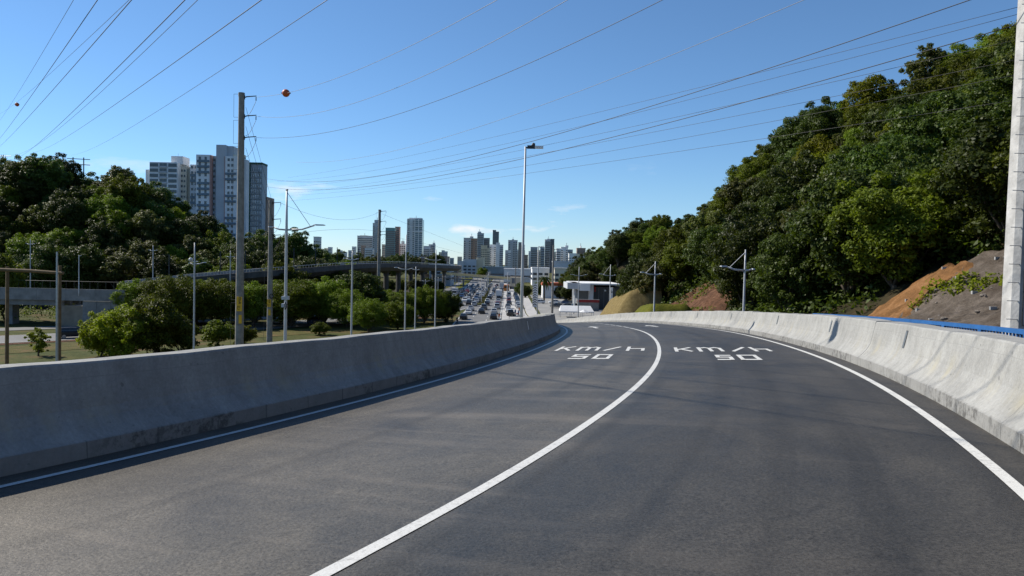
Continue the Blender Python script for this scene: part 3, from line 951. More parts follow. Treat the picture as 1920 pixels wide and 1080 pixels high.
LABELS_R = {'dark': 'dense dark green tree on the steep hillside beside the ramp', 'mid': 'mid green leafy tree on the steep hillside beside the ramp',
            'yellow': 'bright yellowish green tree on the steep hillside beside the ramp', 'olive': 'dull olive tree on the steep hillside beside the ramp',
            'sparse': 'thin open-crowned tree standing out of the hillside wood beside the ramp'}
def right_ok(x, y):
    t = x - toe(y)
    if y < 41 and x < 28.5: return False
    if 41 <= y < 46.5 and t < 5.5: return False
    if 74 <= y < 96 and t < 6.2: return False
    if 96 <= y < 126 and t < 0.9: return False
    return t > 0.3
pts = []
tries = 0
random.seed(5)
while len(pts) < 222 and tries < 30000:
    tries += 1
    y = 36 + 285 * random.random() ** 1.5
    x = toe(y) + random.uniform(0, 52 if y < 110 else (36 if y < 150 else 30))
    if not right_ok(x, y): continue
    pp = proj((x, y, hill_r(x, y) + 5))
    if not pp or not (1060 < pp[0] < 2030): continue
    dm = 3.55 if y < 100 else (4.2 if y < 150 else 6.0)
    if any((x - a) ** 2 + (y - b_) ** 2 < dm * dm for a, b_ in pts): continue
    pts.append((x, y))
for x, y in pts:
    q = random.random()
    t = x - toe(y)
    high = t > 12 and y > 62
    if high: kind = 'mid' if q < .40 else ('yellow' if q < .62 else ('dark' if q < .82 else ('olive' if q < .94 else 'sparse')))
    else: kind = 'dark' if q < .58 else ('olive' if q < .78 else ('mid' if q < .97 else 'yellow'))
    sc = random.uniform(0.60, 0.95) * (1.2 if y > 150 else 1.0)
    tree(kind, (x, y, hill_r(x, y) - 0.1), sc, LABELS_R[kind], group='trees of the hillside wood beside the ramp, ' + kind)

LABELS_L = {'dark': 'dark green crowned tree on the wooded hill below the apartment towers', 'mid': 'mid green crowned tree on the wooded hill below the apartment towers',
            'yellow': 'bright lime green tree on the wooded hill below the apartment towers', 'olive': 'greyish olive tree on the wooded hill below the apartment towers'}
pts = []
tries = 0
while len(pts) < 104 and tries < 30000:
    tries += 1
    y = 190 + 62 * random.random()
    x = random.uniform(-182, -50)
    h = hill_l(x, y)
    if h < 0.3 and x > -66: continue
    pp = proj((x, y, h + 5))
    if not pp or not (-70 < pp[0] < 640): continue
    if any((x - a) ** 2 + (y - b_) ** 2 < 7.4 ** 2 for a, b_ in pts): continue
    pts.append((x, y))
for x, y in pts:
    q = random.random()
    kind = 'dark' if q < .62 else ('mid' if q < .86 else ('olive' if q < .95 else 'yellow'))
    tree(kind, (x, y, hill_l(x, y) - 0.2), random.uniform(1.05, 1.5), LABELS_L[kind], group='trees of the wooded hill below the towers, ' + kind)
# the tall umbrella-shaped crown on the hill top
for px, py, Y, sc in ((85, 365, 228, 1.5), (48, 372, 226, 1.35), (112, 380, 224, 1.3)):
    p = at(px, py, Y)
    tree('dark', (p.x, p.y, hill_l(p.x, p.y) - .3), sc, 'huge dark spreading tree crowning the wooded hill beside the twin-post pylon', group='huge trees crowning the hill')

# trees of the strip between the ramp and the avenue: (picture x, base y, top y, width px, kind)
MED = [(255, 612, 528, 95, 'median'), (330, 616, 520, 130, 'median'), (405, 614, 526, 110, 'median'), (475, 612, 532, 100, 'median'), (545, 612, 528, 120, 'median'),
       (610, 610, 524, 110, 'median'), (672, 606, 510, 95, 'dark'), (650, 614, 545, 80, 'median'), (690, 622, 562, 72, 'median'), (745, 618, 566, 70, 'mid'),
       (722, 600, 545, 70, 'median'), (795, 606, 538, 75, 'median'), (835, 603, 545, 60, 'dark'), (775, 598, 540, 60, 'mid'), (300, 604, 524, 110, 'median'), (515, 604, 530, 100, 'median'), (370, 606, 528, 110, 'median'), (445, 604, 530, 100, 'median'), (580, 606, 527, 100, 'median'), (635, 602, 522, 80, 'dark'), (712, 604, 552, 60, 'median'), (760, 606, 552, 60, 'median'), (815, 604, 545, 60, 'median')]
MEDLAB = {'median': 'rounded broad tree in the row between the ramp and the avenue', 'dark': 'very dark full tree in the row between the ramp and the avenue', 'mid': 'fresh green tree in the row between the ramp and the avenue'}
for px, yb, yt, wpx, kind in MED:
    hz_ = 495 + (px - 960) * math.tan(ROLL)
    Y = (CAMZ * FPX) / (yb - hz_)
    p = at(px, yb, Y); hh = (yb - yt) / FPX * Y
    var = random.randrange(len(PROTO[kind]))
    base_h = PROTO[kind][var][2]; base_w = {'median': 11.0, 'dark': 9.2, 'mid': 9.0}[kind]
    tree(kind, (p.x, p.y, 0), wpx / FPX * Y / base_w, MEDLAB[kind], group='trees of the roadside strip, ' + kind, var=var, sz=hh / base_h)
for px, yb, yt, wpx, kind in ((190, 668, 590, 60, 'shrub'), (240, 672, 582, 80, 'shrub'), (290, 670, 572, 90, 'shrub'), (335, 668, 600, 60, 'shrub'), (410, 650, 605, 52, 'shrub'),
                              (455, 645, 612, 40, 'shrub'), (600, 628, 606, 32, 'shrub'), (8, 600, 488, 60, 'shrub')):
    Y = (CAMZ * FPX) / (yb - (495 + (px - 960) * math.tan(ROLL)))
    p = at(px, yb, Y)
    var = random.randrange(2)
    tree('shrub', (p.x, p.y, 0), wpx / FPX * Y / 4.3, 'bushy yellow-green shrub growing below the ramp barrier by the timber portal', 'shrub', 'shrubs below the ramp', 'shrub', var, (yb - yt) / FPX * Y / PROTO['shrub'][var][2] * 1.05)
p = at(72, 668, (CAMZ * FPX) / (668 - 477))
tree('sapling', (p.x, p.y, 0), 0.82, 'slim loose-leaved sapling between the posts of the timber portal', 'sapling', name='sapling')
# trees far down the avenue
random.seed(9)
FAR = [(600 + i * 18, 478 + random.uniform(-3, 6), 620 + random.uniform(-40, 80)) for i in range(13)] + [(905, 500, 640), (922, 498, 660), (1012, 528, 330), (1050, 545, 300), (1062, 548, 290), (1075, 545, 300),
      (985, 548, 300), (975, 542, 320), (1100, 528, 330), (1120, 532, 300)]
for px, yt, Y in FAR:
    p = at(px, yt, Y)
    hh = max(5.0, p.z)
    kind = random.choice(['dark', 'mid', 'dark'])
    tree(kind, (p.x, p.y, 0), max(0.6, min(hh / 9.5, 1.9)), 'distant %s tree along the avenue in front of the city' % ('dark green' if kind == 'dark' else 'mid green'), group='distant avenue trees, ' + kind, sz=hh / 9.5)
for px, yb, hh in ((560, 566, 7), (600, 560, 6), (632, 556, 7), (655, 562, 6), (672, 550, 6.5), (700, 556, 5.5), (728, 552, 6), (752, 548, 6.5), (778, 552, 6), (800, 545, 6), (822, 548, 5.5)):
    Y = CAMZ * FPX / (yb - (495 + (px - 960) * math.tan(ROLL))); p = at(px, yb, Y)
    kind = random.choice(['dark', 'mid'])
    tree(kind, (p.x, p.y, 0), hh / 8.2, '%s tree standing close to the metro viaduct piers' % ('dark green' if kind == 'dark' else 'mid green'), group='trees by the viaduct, ' + kind, sz=hh / 9.3)
# low undergrowth nobody could count
def cover(name, fn, n, xr, yr, size, mat, ok, lab, lift=0.5, clump=0.9):
    r = np.random.RandomState(len(name))
    C, R = [], []
    tries = 0
    while len(C) < n and tries < n * 30:
        tries += 1
        y = r.uniform(*yr); x = r.uniform(*xr)
        if not ok(x, y): continue
        q = r.uniform(0.5, 1.0) * clump
        C.append((x, y, fn(x, y) + q * lift)); R.append(q)
    me = leaf_cloud(name, C, R, n * 42, size, mat, len(lab), squash=0.75, fill=0.1)
    return tag(link(name, me), lab, kind='stuff')
cover('undergrowth', hill_r, 1700, (17, 62), (30, 140), 0.34, M_LEAF_D, lambda x, y: right_ok(x, y) and x < toe(y) + 24, 'dark undergrowth beneath the hillside trees beside the ramp', 0.5, 1.3)
cover('bank_shrubs', hill_r, 60, (18.5, 28), (75, 98), 0.26, M_LEAF_M, lambda x, y: x > toe(y) + 1.2, 'scattered weeds on the red soil bank', 0.7, 0.7)
cover('hill_undergrowth', hill_l, 600, (-182, -52), (186, 240), 0.5, M_LEAF_D, lambda x, y: True, 'dark undergrowth on the wooded hill below the towers', 0.6, 2.0)
cover('bank_grass', hill_r, 60, (20.5, 28), (26, 40), 0.2, M_LEAF_Y, lambda x, y: abs((x - 21.5) - (40 - y) * 0.34 - 0.4) < 0.6, 'bright green grass tufts on the bare soil bank', 0.9, 0.55)
cover('creeper_bank', lambda x, y: 0, 160, (-150, -80), (142, 170), 0.34, M_LEAF_M, lambda x, y: True, 'low green creeper thicket behind the overpass', 1.0, 2.0)
cover('median_plants', lambda x, y: 0.3, 110, (-13.4, -9.0), (240, 420), 0.22, M_LEAF_O, lambda x, y: abs(x + 9.9 + (y - 240) * 0.0172) < 0.6, 'low planting on the avenue median', 0.6, 0.55)

# ------------------------------------------------------------------ poles and lamps
def hrz(px): return 495 + (px - 960) * math.tan(ROLL)
def power_pole(px, ytop, Y, zb, r0, r1, arms, label, steps=True, signs=None, name='utility_pole', mat=None):
    """arms: list of picture y of bracket arms on the right side"""
    mat = mat or M_POLE
    top = at(px, ytop, Y)
    e = empty(name, (top.x, Y, zb))
    tag(e, label, 'utility pole')
    H = top.z - zb
    MB().tube([(0, 0, -0.5), (0, 0, H * .5), (0, 0, H - 0.35), (0, 0, H - .34), (0, 0, H)], [r0, (r0 + r1) / 2, r1, r1 * 1.12, r1 * 1.1], 10, spin=.3).obj('shaft', mat, e, smooth=False)
    ends = []
    for ya in arms:
        z = at(px, ya, Y).z - zb
        rr = r0 + (r1 - r0) * z / H
        ln = 1.15
        mb = MB(); mb.tube([(rr * .6, 0, z - .12), (rr + .25, 0, z), (rr + ln, 0, z + .08)], [.06, .055, .045], 6)
        mb.tube([(rr * 0.9, 0, z - .26), (rr * 0.9, 0, z + .14)], [.1, .1], 6)
        a = mb.obj('bracket_arm', M_DARKM, e)
        mb = MB()
        for q in range(4): mb.tube([(rr + ln - .03, 0, z - .04 - q * .09), (rr + ln - .03, 0, z - .10 - q * .09)], [.07, .035], 6)
        mb.obj('insulator', M_DARKM, a)
        mb = MB(); pts = [(rr + ln - .03, 0, z - .4)]
        for q in range(1, 9):
            w = q / 8.0
            pts.append((rr + ln - .03 - w * (ln - .15), 0, z - .4 - 1.5 * math.sin(w * math.pi / 2)))
        mb.tube(pts, .018, 4); mb.obj('jumper_cable', M_WIRE, a)
        ends.append(Vector((top.x + rr + ln, Y, zb + z - .02)))
    if steps:
        z = 2.0
        ladder = MB()
        while z < H - 1.5:
            rr = r0 + (r1 - r0) * z / H
            l = .45
            ladder.tube([(-rr * .8, 0, z), (-rr - l, 0, z)], .014, 4)
            ladder.tube([(-rr * .8, 0, z + 2.2), (-rr - l, 0, z + 2.2)], .014, 4)
            ladder.tube([(-rr - l, 0, z), (-rr - l, 0, z + 2.2)], .014, 4)
            z += 2.5
        ladder.obj('climbing_guard', M_DARKM, e)
    for (y0, y1, off, w, marks) in (signs or []):
        z0, z1 = at(px, y1, Y).z - zb, at(px, y0, Y).z - zb
        rr = r0 + (r1 - r0) * z0 / H + .02
        mb = MB(); mb.box(off - w / 2, off + w / 2, -rr - .02, -rr + .1, z0, z1)
        sg = mb.obj('sign_plate', M_YEL, e)
        if marks:
            mk = MB(); hh = z1 - z0; yv = -rr - .024
            for (fx0, fx1, fz0, fz1) in marks:
                mk.box(off - w / 2 + w * fx0, off - w / 2 + w * fx1, yv - .004, yv + .006, z0 + hh * fz0, z0 + hh * fz1)
            mk.obj('sign_lettering', M_BLACK, sg)
    return e, ends
# rotated stencil lettering as blocks of strokes
MARKS = [(.42, .5, .62, .95), (.78, .86, .82, .95), (.42, .86, .90, .95), (.42, .86, .80, .84), (.42, .86, .70, .74), (.60, .66, .55, .74), (.5, .9, .58, .62), (.42, .48, .5, .58), (.5, .86, .52, .55),
         (.18, .26, .12, .36), (.18, .75, .32, .35), (.4, .75, .22, .25), (.25, .6, .10, .13)]
pole1, ends1 = power_pole(453, 174, 72, 0, .43, .27, [181, 217, 257], 'tall weathered concrete utility pole with three bracket arms beside the ramp', signs=[(556, 583, 0.1, .5, MARKS), (590, 606, 0.2, .26, None)])
pole2, ends2 = power_pole(508, 376, 105, 0, .42, .26, [380, 411, 441, 447], 'concrete utility pole with yellow plates next to the white twin-arm lamp', signs=[(561, 575, 0.0, .5, MARKS), (580, 591, .08, .3, None)])
mb = MB()
for k in range(12):
    a, b_ = 2 * math.pi * k / 12, 2 * math.pi * (k + 1) / 12
    mb.tube([(.25 + .26 * math.sin(a), -.5, .3 * math.cos(a)), (.25 + .26 * math.sin(b_), -.5, .3 * math.cos(b_))], .07, 5)
coil = mb.obj('cable_coil', M_WIRE, pole2); coil.location = (0.1, 0.02, at(508, 555, 105).z)
pole3, ends3 = power_pole(712, 393, 165, 0, .44, .28, [396, 415, 434, 440], 'concrete utility pole rising from the roadside trees before the teal tower', signs=[(553, 573, 0.0, .5, None)])
pole4, ends4 = power_pole(1038, 460, 205, 0, .36, .22, [468, 485], 'grey utility pole near the palm tree by the car park', steps=False)
pole5, ends5 = power_pole(967, 500, 330, 0, .3, .2, [504, 512], 'thin utility pole beside the footbridge stair', steps=False)

# near right pole with climbing irons
pr = at(1906, 620, 25.5)
e = empty('utility_pole', (pr.x + 0.06, 25.5, hill_r(pr.x, 25.5) - .2))
tag(e, 'massive pale concrete utility pole with climbing irons at the foot of the soil bank', 'utility pole')
zb5 = e.location.z
mb = MB()
sec = [(-.40, -.18), (-.25, -.36), (.25, -.36), (.40, -.18), (.40, .3), (-.40, .3)]
n = len(mb.v)
for z, k in ((-.6, 1.06), (4, .98), (9, .88), (14, .78), (17.5, .72)):
    mb.v += [(x * k, y * k, z) for x, y in sec]
for i in range(4):
    for k in range(6):
        a = i * 6 + k; b_ = i * 6 + (k + 1) % 6
        mb.f.append((a, b_, b_ + 6, a + 6)); mb.mi.append(0)
mb.f.append(tuple(24 + k for k in range(6))); mb.mi.append(0)
mb.obj('shaft', M_POLEL, e)
for i in range(26):
    z = 1.2 + i * .62
    k = 1.06 - z * .0195
    mb = MB(); mb.tube([(-.62 * k, -.30 * k, z), (.25, -.345 * k - .012, z)], .014, 5); mb.obj('step_iron', M_STEEL, e)
for z0 in (1.0, 3.2, 5.4, 7.6, 9.8, 12.0):
    k0, k1 = 1.06 - z0 * .0195, 1.06 - (z0 + 1.9) * .0195
    mb = MB()
    mb.tube([(.05, -.34 * k0, z0), (-.2, -.46, z0), (-.2, -.46, z0 + .9), (-.19, -.45, z0 + 1.9), (.05, -.34 * k1, z0 + 1.9)], .022, 5)
    mb.obj('guard_bar', M_DARKM, e)
mb = MB()
for i in range(22):
    z = .8 + i * .72
    mb.tube([(.28 - .0, -.37 * (1.06 - z * .0195) + .02, z), (.28, -.37 * (1.06 - z * .0195) - .004, z)], .035, 6)
mb.obj('bolt_hole', M_BLACK, e)

def twin_lamp(px_b, yb, px_t, yt, y_arm, Y, lL, lR, label, zb=0.0, rot=0.0, brace=-1, group=None, cat='street lamp', r=.11):
    t = at(px_t, yt, Y); za = at(px_t, y_arm, Y).z
    e = empty('street_lamp', (t.x, Y, zb), rot)
    tag(e, label, cat, group)
    H = t.z - zb; A = za - zb
    MB().tube([(0, 0, -.3), (0, 0, .4), (0, 0, A), (0, 0, H)], [r * 1.25, r * 1.1, r * .8, r * .5], 8).obj('pole', M_LAMPW, e, smooth=True)
    for sgn, ln in ((-1, lL), (1, lR)):
        if ln <= 0: continue
        a = MB().tube([(0, 0, A), (sgn * ln * .4, 0, A + .02 * ln), (sgn * ln * .72, 0, A + .13 * ln)], [.075, .065, .055], 6).obj('arm', M_LAMPW, e, smooth=True)
        hd = MB()
        n = len(hd.v)
        for k, (f, hw, th) in enumerate(((.70, .06, .06), (.76, .15, .10), (.95, .16, .09), (1.0, .08, .04))):
            x = sgn * ln * f; z = A + .14 * ln
            hd.v += [(x, -hw, z - th * .4), (x, hw, z - th * .4), (x, hw * .8, z + th * .6), (x, -hw * .8, z + th * .6)]
        for k in range(3):
            for q in range(4):
                p0 = n + k * 4 + q; p1 = n + k * 4 + (q + 1) % 4
                hd.f.append((p0, p1, p1 + 4, p0 + 4)); hd.mi.append(0)
        hd.f.append((n, n + 3, n + 2, n + 1)); hd.mi.append(0); hd.f.append((n + 12, n + 13, n + 14, n + 15)); hd.mi.append(0)
        hd.obj('lamp_head', M_LAMPW, a, recalc=True)
    if brace and H - A > .8:
        ln = lL if brace < 0 else lR
        MB().tube([(0, 0, H - .15), (brace * ln * .62, 0, A + .1 * ln)], .02, 4).obj('stay_cable', M_LAMPW, e)
    return e
e = twin_lamp(527, 640, 538, 356, 431, 56, 1.35, 2.9, 'tall white lamp with unequal twin arms and equipment boxes beside the ramp', brace=1, r=.13)
z0 = at(530, 562, 56).z
MB().box(-.26, .26, -.22, .1, z0 + .02, z0 + .27).obj('equipment_box', M_LAMPW, e)
MB().box(-.26, -.05, -.25, .0, z0 - .55, z0 - .28).obj('equipment_box', M_LAMPW, e)
MB().tube([(.02, -.18, z0 - .2), (.12, -.22, z0 - .35), (.1, -.22, z0 - .6), (.0, -.18, z0 - .7)], .04, 5).obj('cable_loop', M_WIRE, e)
zz = at(538, 356, 56).z
mb = MB(); sphere_mb(mb, (0, 0, zz), .11, 8, 6, .7); mb.obj('finial', M_STEEL, e)
e = twin_lamp(363, 640, 365, 455, 495, 84, 0.65, 1.35, 'white lamp with a round camera dome above its arms beside the shrubs', brace=0)
zc = at(364, 487, 84).z
MB().tube([(-.5, 0, zc - .2), (.4, 0, zc - .2)], .05, 5).obj('camera_bracket', M_LAMPW, e)
mb = MB(); sphere_mb(mb, (-.42, 0, zc), .24, 10, 8); mb.obj('camera_dome', M_LAMPW, e)
twin_lamp(657, 625, 661, 470, 487, 82, 1.0, .7, 'white twin-arm lamp beside the dark round tree', brace=0)
twin_lamp(757, 616, 762, 440, 505, 104, 1.6, 1.0, 'tall white twin-arm lamp in front of the tall white tower', brace=0)
twin_lamp(814, 612, 818, 468, 488, 118, 2.6, .8, 'white twin-arm lamp at the end of the roadside trees', brace=0)
twin_lamp(774, 616, 780, 500, 506, 125, .6, .6, 'slim leaning lamp post by the end of the roadside trees', brace=0)
twin_lamp(1394, 585, 1398, 468, 507, 48, 1.62, .62, 'white twin-arm lamp against the dark trees above the red soil', hbase(48) - .1, r=.085)
twin_lamp(1226, 583, 1229, 490, 515, 72, 1.44, .62, 'white twin-arm lamp rising before the grass mound', hbase(72) - .1, r=.09)
twin_lamp(1143, 590, 1145, 496, 517, 129, 1.95, 1.0, 'white twin-arm lamp in front of the dark grey showroom', 0)
twin_lamp(1083, 585, 1086, 500, 517, 160, 1.85, 1.85, 'white twin-arm lamp behind the white tent', 0, brace=0)
twin_lamp(1006, 592, 1010, 461, 463, 120, 0, .9, 'thin grey lamp with a short single arm by the zigzag totem', 0, brace=0, r=.09)
# single-arm tall lamp clamped to the outside of the ramp
t = at(997, 275, 34.0)
sL = S_OF_Y(34.0); bp = RP(sL, -4.75)
e = empty('street_lamp', (t.x - .30, 34.0, zr(1, 34) - .4))
tag(e, 'tall slim grey lamp with one short luminaire standing just outside the ramp barrier', 'street lamp')
H = t.z - e.location.z
MB().tube([(0, 0, -1.2), (0, 0, H * .42), (0, 0, H * .43), (.02, 0, H)], [.085, .066, .058, .042], 10).obj('pole', M_LAMPW, e, smooth=True)
a = MB().tube([(0, 0, H - .05), (.42, 0, H - .03)], .035, 6).obj('arm', M_DARKM, e)
MB().box(.1, .46, -.07, .07, H - .09, H + .05).obj('driver_box', M_DARKM, e)
mb = MB(); mb.tube([(.36, 0, H + .04), (.40, 0, H + .16)], [.09, .06], 8); mb.obj('photocell', M_DARKM, e)
mb = MB(); mb.box(.44, .82, -.13, .13, H - .07, H + .03); mb.obj('lamp_head', M_LIT, e)

# rows of lamps along the avenue and by the overpass
proto = twin_lamp(945, 560, 946, 520, 523, 300, 1.5, 1.5, 'white twin-arm lamp in the row along the far avenue', brace=0, group='lamps along the far avenue')
i = 0
for Y, off, PN in [(y, 7.3, 'L') for y in range(250, 560, 36)] + [(y, 6.4, 'R') for y in range(262, 520, 40)] + [(y, -9.5, 'L') for y in range(236, 520, 38)]:
    P, N = (PL, NL) if PN == 'L' else (PR, NR)
    k = int(np.argmin(abs(P[:, 1] - Y)))
    p = P[k] + N[k] * off
    c = copy_tree(proto) if i else proto
    c.location = (p[0], p[1], 0); c.rotation_euler = (0, 0, random.uniform(-.1, .1))
    i += 1
for px, yb, yt, ya, lab in ((57, 535, 448, 458, 'white twin-arm lamp behind the overpass, closest to the hill wood'), (287, 520, 460, 470, 'white twin-arm lamp over the row of trees below the hill'), (432, 540, 470, 482, 'slender twin-arm lamp beside the tall weathered pole')):
    twin_lamp(px, yb, px, yt, ya, 165, 1.0, 1.0, lab, 0, brace=0)
twin_lamp(146, 555, 148, 478, 480, 139, 0, .4, 'plain white lamp post standing on the overpass edge', 6.2, brace=0, r=.09)

# timber height portal
pA, pB = at(12, 688, 62), at(110, 678, 62)
e = empty('timber_portal', ((pA.x + pB.x) / 2, 62, 0))
tag(e, 'rough brown timber portal of two posts and a crossbeam below the ramp', 'portal')
hx = (pB.x - pA.x) / 2
zt1, zt2 = at(14, 500, 62).z, at(112, 498, 62).z
for x, zt in ((-hx, zt1), (hx, zt2)):
    MB().tube([(x, 0, -.4), (x + .05, 0, zt * .5), (x + .1, 0, zt)], [.17, .15, .13], 7).obj('post', M_WOOD, e)
zb_ = at(60, 509, 62).z
MB().tube([(-hx - 1.2, -.2, zb_ + .12), (0, -.2, zb_ + .05), (hx + .5, -.2, zb_ - .08)], [.15, .15, .13], 7).obj('crossbeam', M_WOOD, e)
tp = at(107, 472, 61)
e = empty('steel_mast', (tp.x, 61, 0)); tag(e, 'plain pale steel mast beside the timber portal post', 'mast')
MB().tube([(0, 0, -.3), (0, 0, tp.z)], [.13, .07], 8).obj('mast_tube', M_STEEL, e)
mb = MB(); mb.box(-.2, .2, -.2, .2, -.2, .12); mb.obj('base_plate', M_STEEL, e)

# twin-post pylon and lattice tower on the hill
def rod(mb, a, b_, r): mb.tube([a, b_], r, 4)
p1, p2 = at(137, 297, 262), at(157, 299, 262)
e = empty('twin_post_pylon', ((p1.x + p2.x) / 2, 262, hill_l(p1.x, 262) - .5)); tag(e, 'twin-post power pylon with two crossbars on the wooded hill top', 'pylon')
hx = (p2.x - p1.x) / 2; ht = p1.z - e.location.z
for x in (-hx, hx): MB().tube([(x, 0, 0), (x, 0, ht + .4)], [.28, .2], 6).obj('post', M_DARKM, e)
for dz in (0, -1.9): MB().tube([(-hx - 2.2, 0, ht + dz), (hx + 2.2, 0, ht + dz - .3)], .13, 5).obj('crossbar', M_DARKM, e)
p = at(6, 290, 300)
e = empty('lattice_tower', (p.x, 300, hill_l(p.x, 300) - .5)); tag(e, 'pale steel lattice tower beyond the hill top behind the huge spreading tree', 'tower')
ht = p.z - e.location.z
mb = MB()
for sx in (-1, 1):
    for sy in (-1, 1): rod(mb, (sx * 2.2, sy * 2.2, 0), (sx * .5, sy * .5, ht), .12)
mb.obj('leg_frame', M_STEEL, e)
mb = MB()
for q in range(10):
    f0, f1 = q / 10.0, (q + 1) / 10.0
    w0, w1 = 2.2 - 1.7 * f0, 2.2 - 1.7 * f1
    rod(mb, (-w0, -w0, ht * f0), (w1, -w1, ht * f1), .07); rod(mb, (w0, -w0, ht * f0), (-w1, -w1, ht * f1), .07)
mb.obj('bracing', M_STEEL, e)
for z in (.98, .88):
    mb = MB(); rod(mb, (-3.2, 0, ht * z), (3.2, 0, ht * z), .12); mb.obj('crossarm', M_STEEL, e)

# ------------------------------------------------------------------ overhead cables
def cable(A, B, via, r, mat, label, group=None, n=44, ext=0.0):
    """cable from A to B sagging so that it passes through picture position via"""
    A, B = Vector(A), Vector(B)
    sag = 0.0
    if via:
        lo, hi = -4.0, 25.0
        def yat(sg):
            best = None
            prev = None
            for i in range(121):
                t_ = i / 120
                p = A.lerp(B, t_); p.z -= sg * 4 * t_ * (1 - t_)
                q = proj(p)
                if q is None: continue
                if prev and (prev[0] - via[0]) * (q[0] - via[0]) <= 0 and abs(q[0] - prev[0]) > 1e-6:
                    w = (via[0] - prev[0]) / (q[0] - prev[0])
                    return prev[1] + w * (q[1] - prev[1])
                prev = q
            return None
        for _ in range(26):
            mid = (lo + hi) / 2
            v = yat(mid)
            if v is None: break
            if v < via[1]: lo = mid
            else: hi = mid
        sag = (lo + hi) / 2
    pts = []
    for i in range(n + 1):
        t_ = i / n
        p = A.lerp(B, t_); p.z -= sag * 4 * t_ * (1 - t_)
        pts.append(p)
    if ext: pts.append(pts[-1] + (pts[-1] - pts[-2]).normalized() * ext)
    o = MB().tube(pts, r, 5).obj('power_cable', mat, smooth=True)
    tag(o, label, 'cable', group)
    return o, A, B, sag
def P3(px, py, Y): return at(px, py, Y)
G1 = 'cables from the tall pole over the ramp'
c1 = cable(ends1[0], P3(1010, -45, 30), (730, 105), .013, M_WIREL, 'pale cable with the orange ball, from the top arm of the tall pole', G1, ext=30)
cable(ends1[1], P3(1180, -70, 28), (800, 140), .013, M_WIREL, 'pale cable from the middle arm of the tall pole over the ramp', G1, ext=30)
cable(ends1[2], P3(1330, -45, 28), (800, 196), .014, M_WIRE, 'dark cable from the lowest arm of the tall pole over the ramp', G1, ext=30)
cable(P3(555, 304, 110), P3(1600, -40, 30), (960, 217), .013, M_WIREL, 'bright aluminium cable passing above the slim ramp lamp', G1, ext=30)
G2 = 'cables converging on the massive pale pole'
for (ax, ay, ad), (bx, by, bd), via, r, lab in (
        ((500, 335, 120), (1990, -60, 24), (960, 275), .018, 'thick dark cable above the massive pole, uppermost of the bundle'),
        ((540, 333, 130), (2000, -10, 25), (960, 249), .009, 'thin cable just under the aluminium cable towards the massive pole'),
        ((500, 350, 125), (1995, 20, 25), (960, 302), .018, 'thick dark cable meeting the massive pole below its top'),
        ((520, 340, 130), (1990, 5, 25), (960, 267), .009, 'thin cable closely following the uppermost thick cable'),
        ((540, 350, 130), (1990, 55, 25), (960, 285), .009, 'thin cable between the two thick dark cables'),
        ((550, 362, 130), (1990, 95, 25.6), (960, 298), .009, 'thin cable just above the lower thick dark cable'),
        ((545, 366, 130), (1985, 125, 25.6), (960, 315), .009, 'second lowest thin cable running to the hillside trees'),
        ((545, 376, 130), (1985, 175, 25.6), (960, 329), .009, 'lowest thin cable running to the hillside trees')):
    cable(P3(ax, ay, ad), P3(bx, by, bd), via, r, M_WIRE, lab, G2)
BALL_Q = RP(S_OF_Y(18.9), HALF_R + .25, .5) + sd * 17.3
G3 = 'cables fanning out from the wooded hill over the ramp'
for (ax, ay, ad), (bx, by, bd), via, r, lab in (
        ((130, 291, 255), (None, 0, 0), (321, 192), .014, 'cable from the twin-post pylon, lowest of the fan over the hill'),
        ((60, 285, 250), (540, -36, 19), (250, 172), .014, 'second cable of the fan above the twin-post pylon'),
        ((10, 296, 260), (410, -64, 17), (180, 167), .014, 'cable of the fan passing just right of the small dark ball'),
        ((-10, 262, 240), (430, -58, 18.5), (190, 172), .009, 'slack thin cable crossing the fan over the hill'),
        ((-30, 290, 240), (290, -50, 16), (120, 145), .012, 'steep cable of the fan with the small dark ball'),
        ((-40, 290, 240), (215, -47, 18), (90, 135), .012, 'steeper cable of the fan left of the small dark ball'),
        ((-30, 215, 230), (265, -22, 19), (130, 105), .007, 'faint thin cable inside the fan over the hill'),
        ((-40, 250, 230), (160, -38, 20), (70, 115), .007, 'faint outermost cable of the fan over the hill')):
    A_ = P3(ax, ay, ad)
    if bx is None: B_ = BALL_Q
    else:
        B_ = P3(bx, by, bd)
    cable(A_, B_, via, r, M_WIRE, lab, G3, ext=0.0 if bx is None else 25)
for a, b_, lab in ((ends1[0], ends2[0], 'top'), (ends1[1], ends2[1], 'middle'), (ends1[2], ends2[2], 'lowest')):
    cable(a - Vector((1.0, 0, 1.0)), b_ - Vector((1.2, 0, 0)), None, .016, M_WIRE, 'dark cable from below the %s arm of the tall pole to the next pole' % lab, 'cables between the first two poles')
for a, b_, v, lab in ((ends2[0], ends3[0], (640, 412), 'top'), (ends2[2], ends3[2], (640, 430), 'third')):
    cable(a, b_ - Vector((1.2, 0, 0)), v, .018, M_WIREL, 'sagging cable from the %s arm of the plated pole towards the teal tower' % lab, 'cables before the skyline')
cable(ends3[0] - Vector((.9, 0, .6)), ends5[0], (840, 450), .02, M_WIRE, 'long cable from the pole before the teal tower down to the footbridge', 'cables before the skyline')
cable(ends3[2] - Vector((.9, 0, .6)), ends5[1], (840, 468), .018, M_WIRE, 'lower long cable from the pole before the teal tower down to the footbridge', 'cables before the skyline')
def ball(p, r, label):
    e = empty('marker_ball', p); tag(e, label, 'marker ball')
    mb = MB(); sphere_mb(mb, (0, 0, 0), r, 20, 14); mb.obj('shell', M_ORANGE, e, smooth=True)
    MB().tube([(-r - .08, 0, 0), (r + .08, 0, 0)], r * .14, 6).obj('clamp_sleeve', M_DARKM, e)
A_, B_, sg_ = c1[1], c1[2], c1[3]
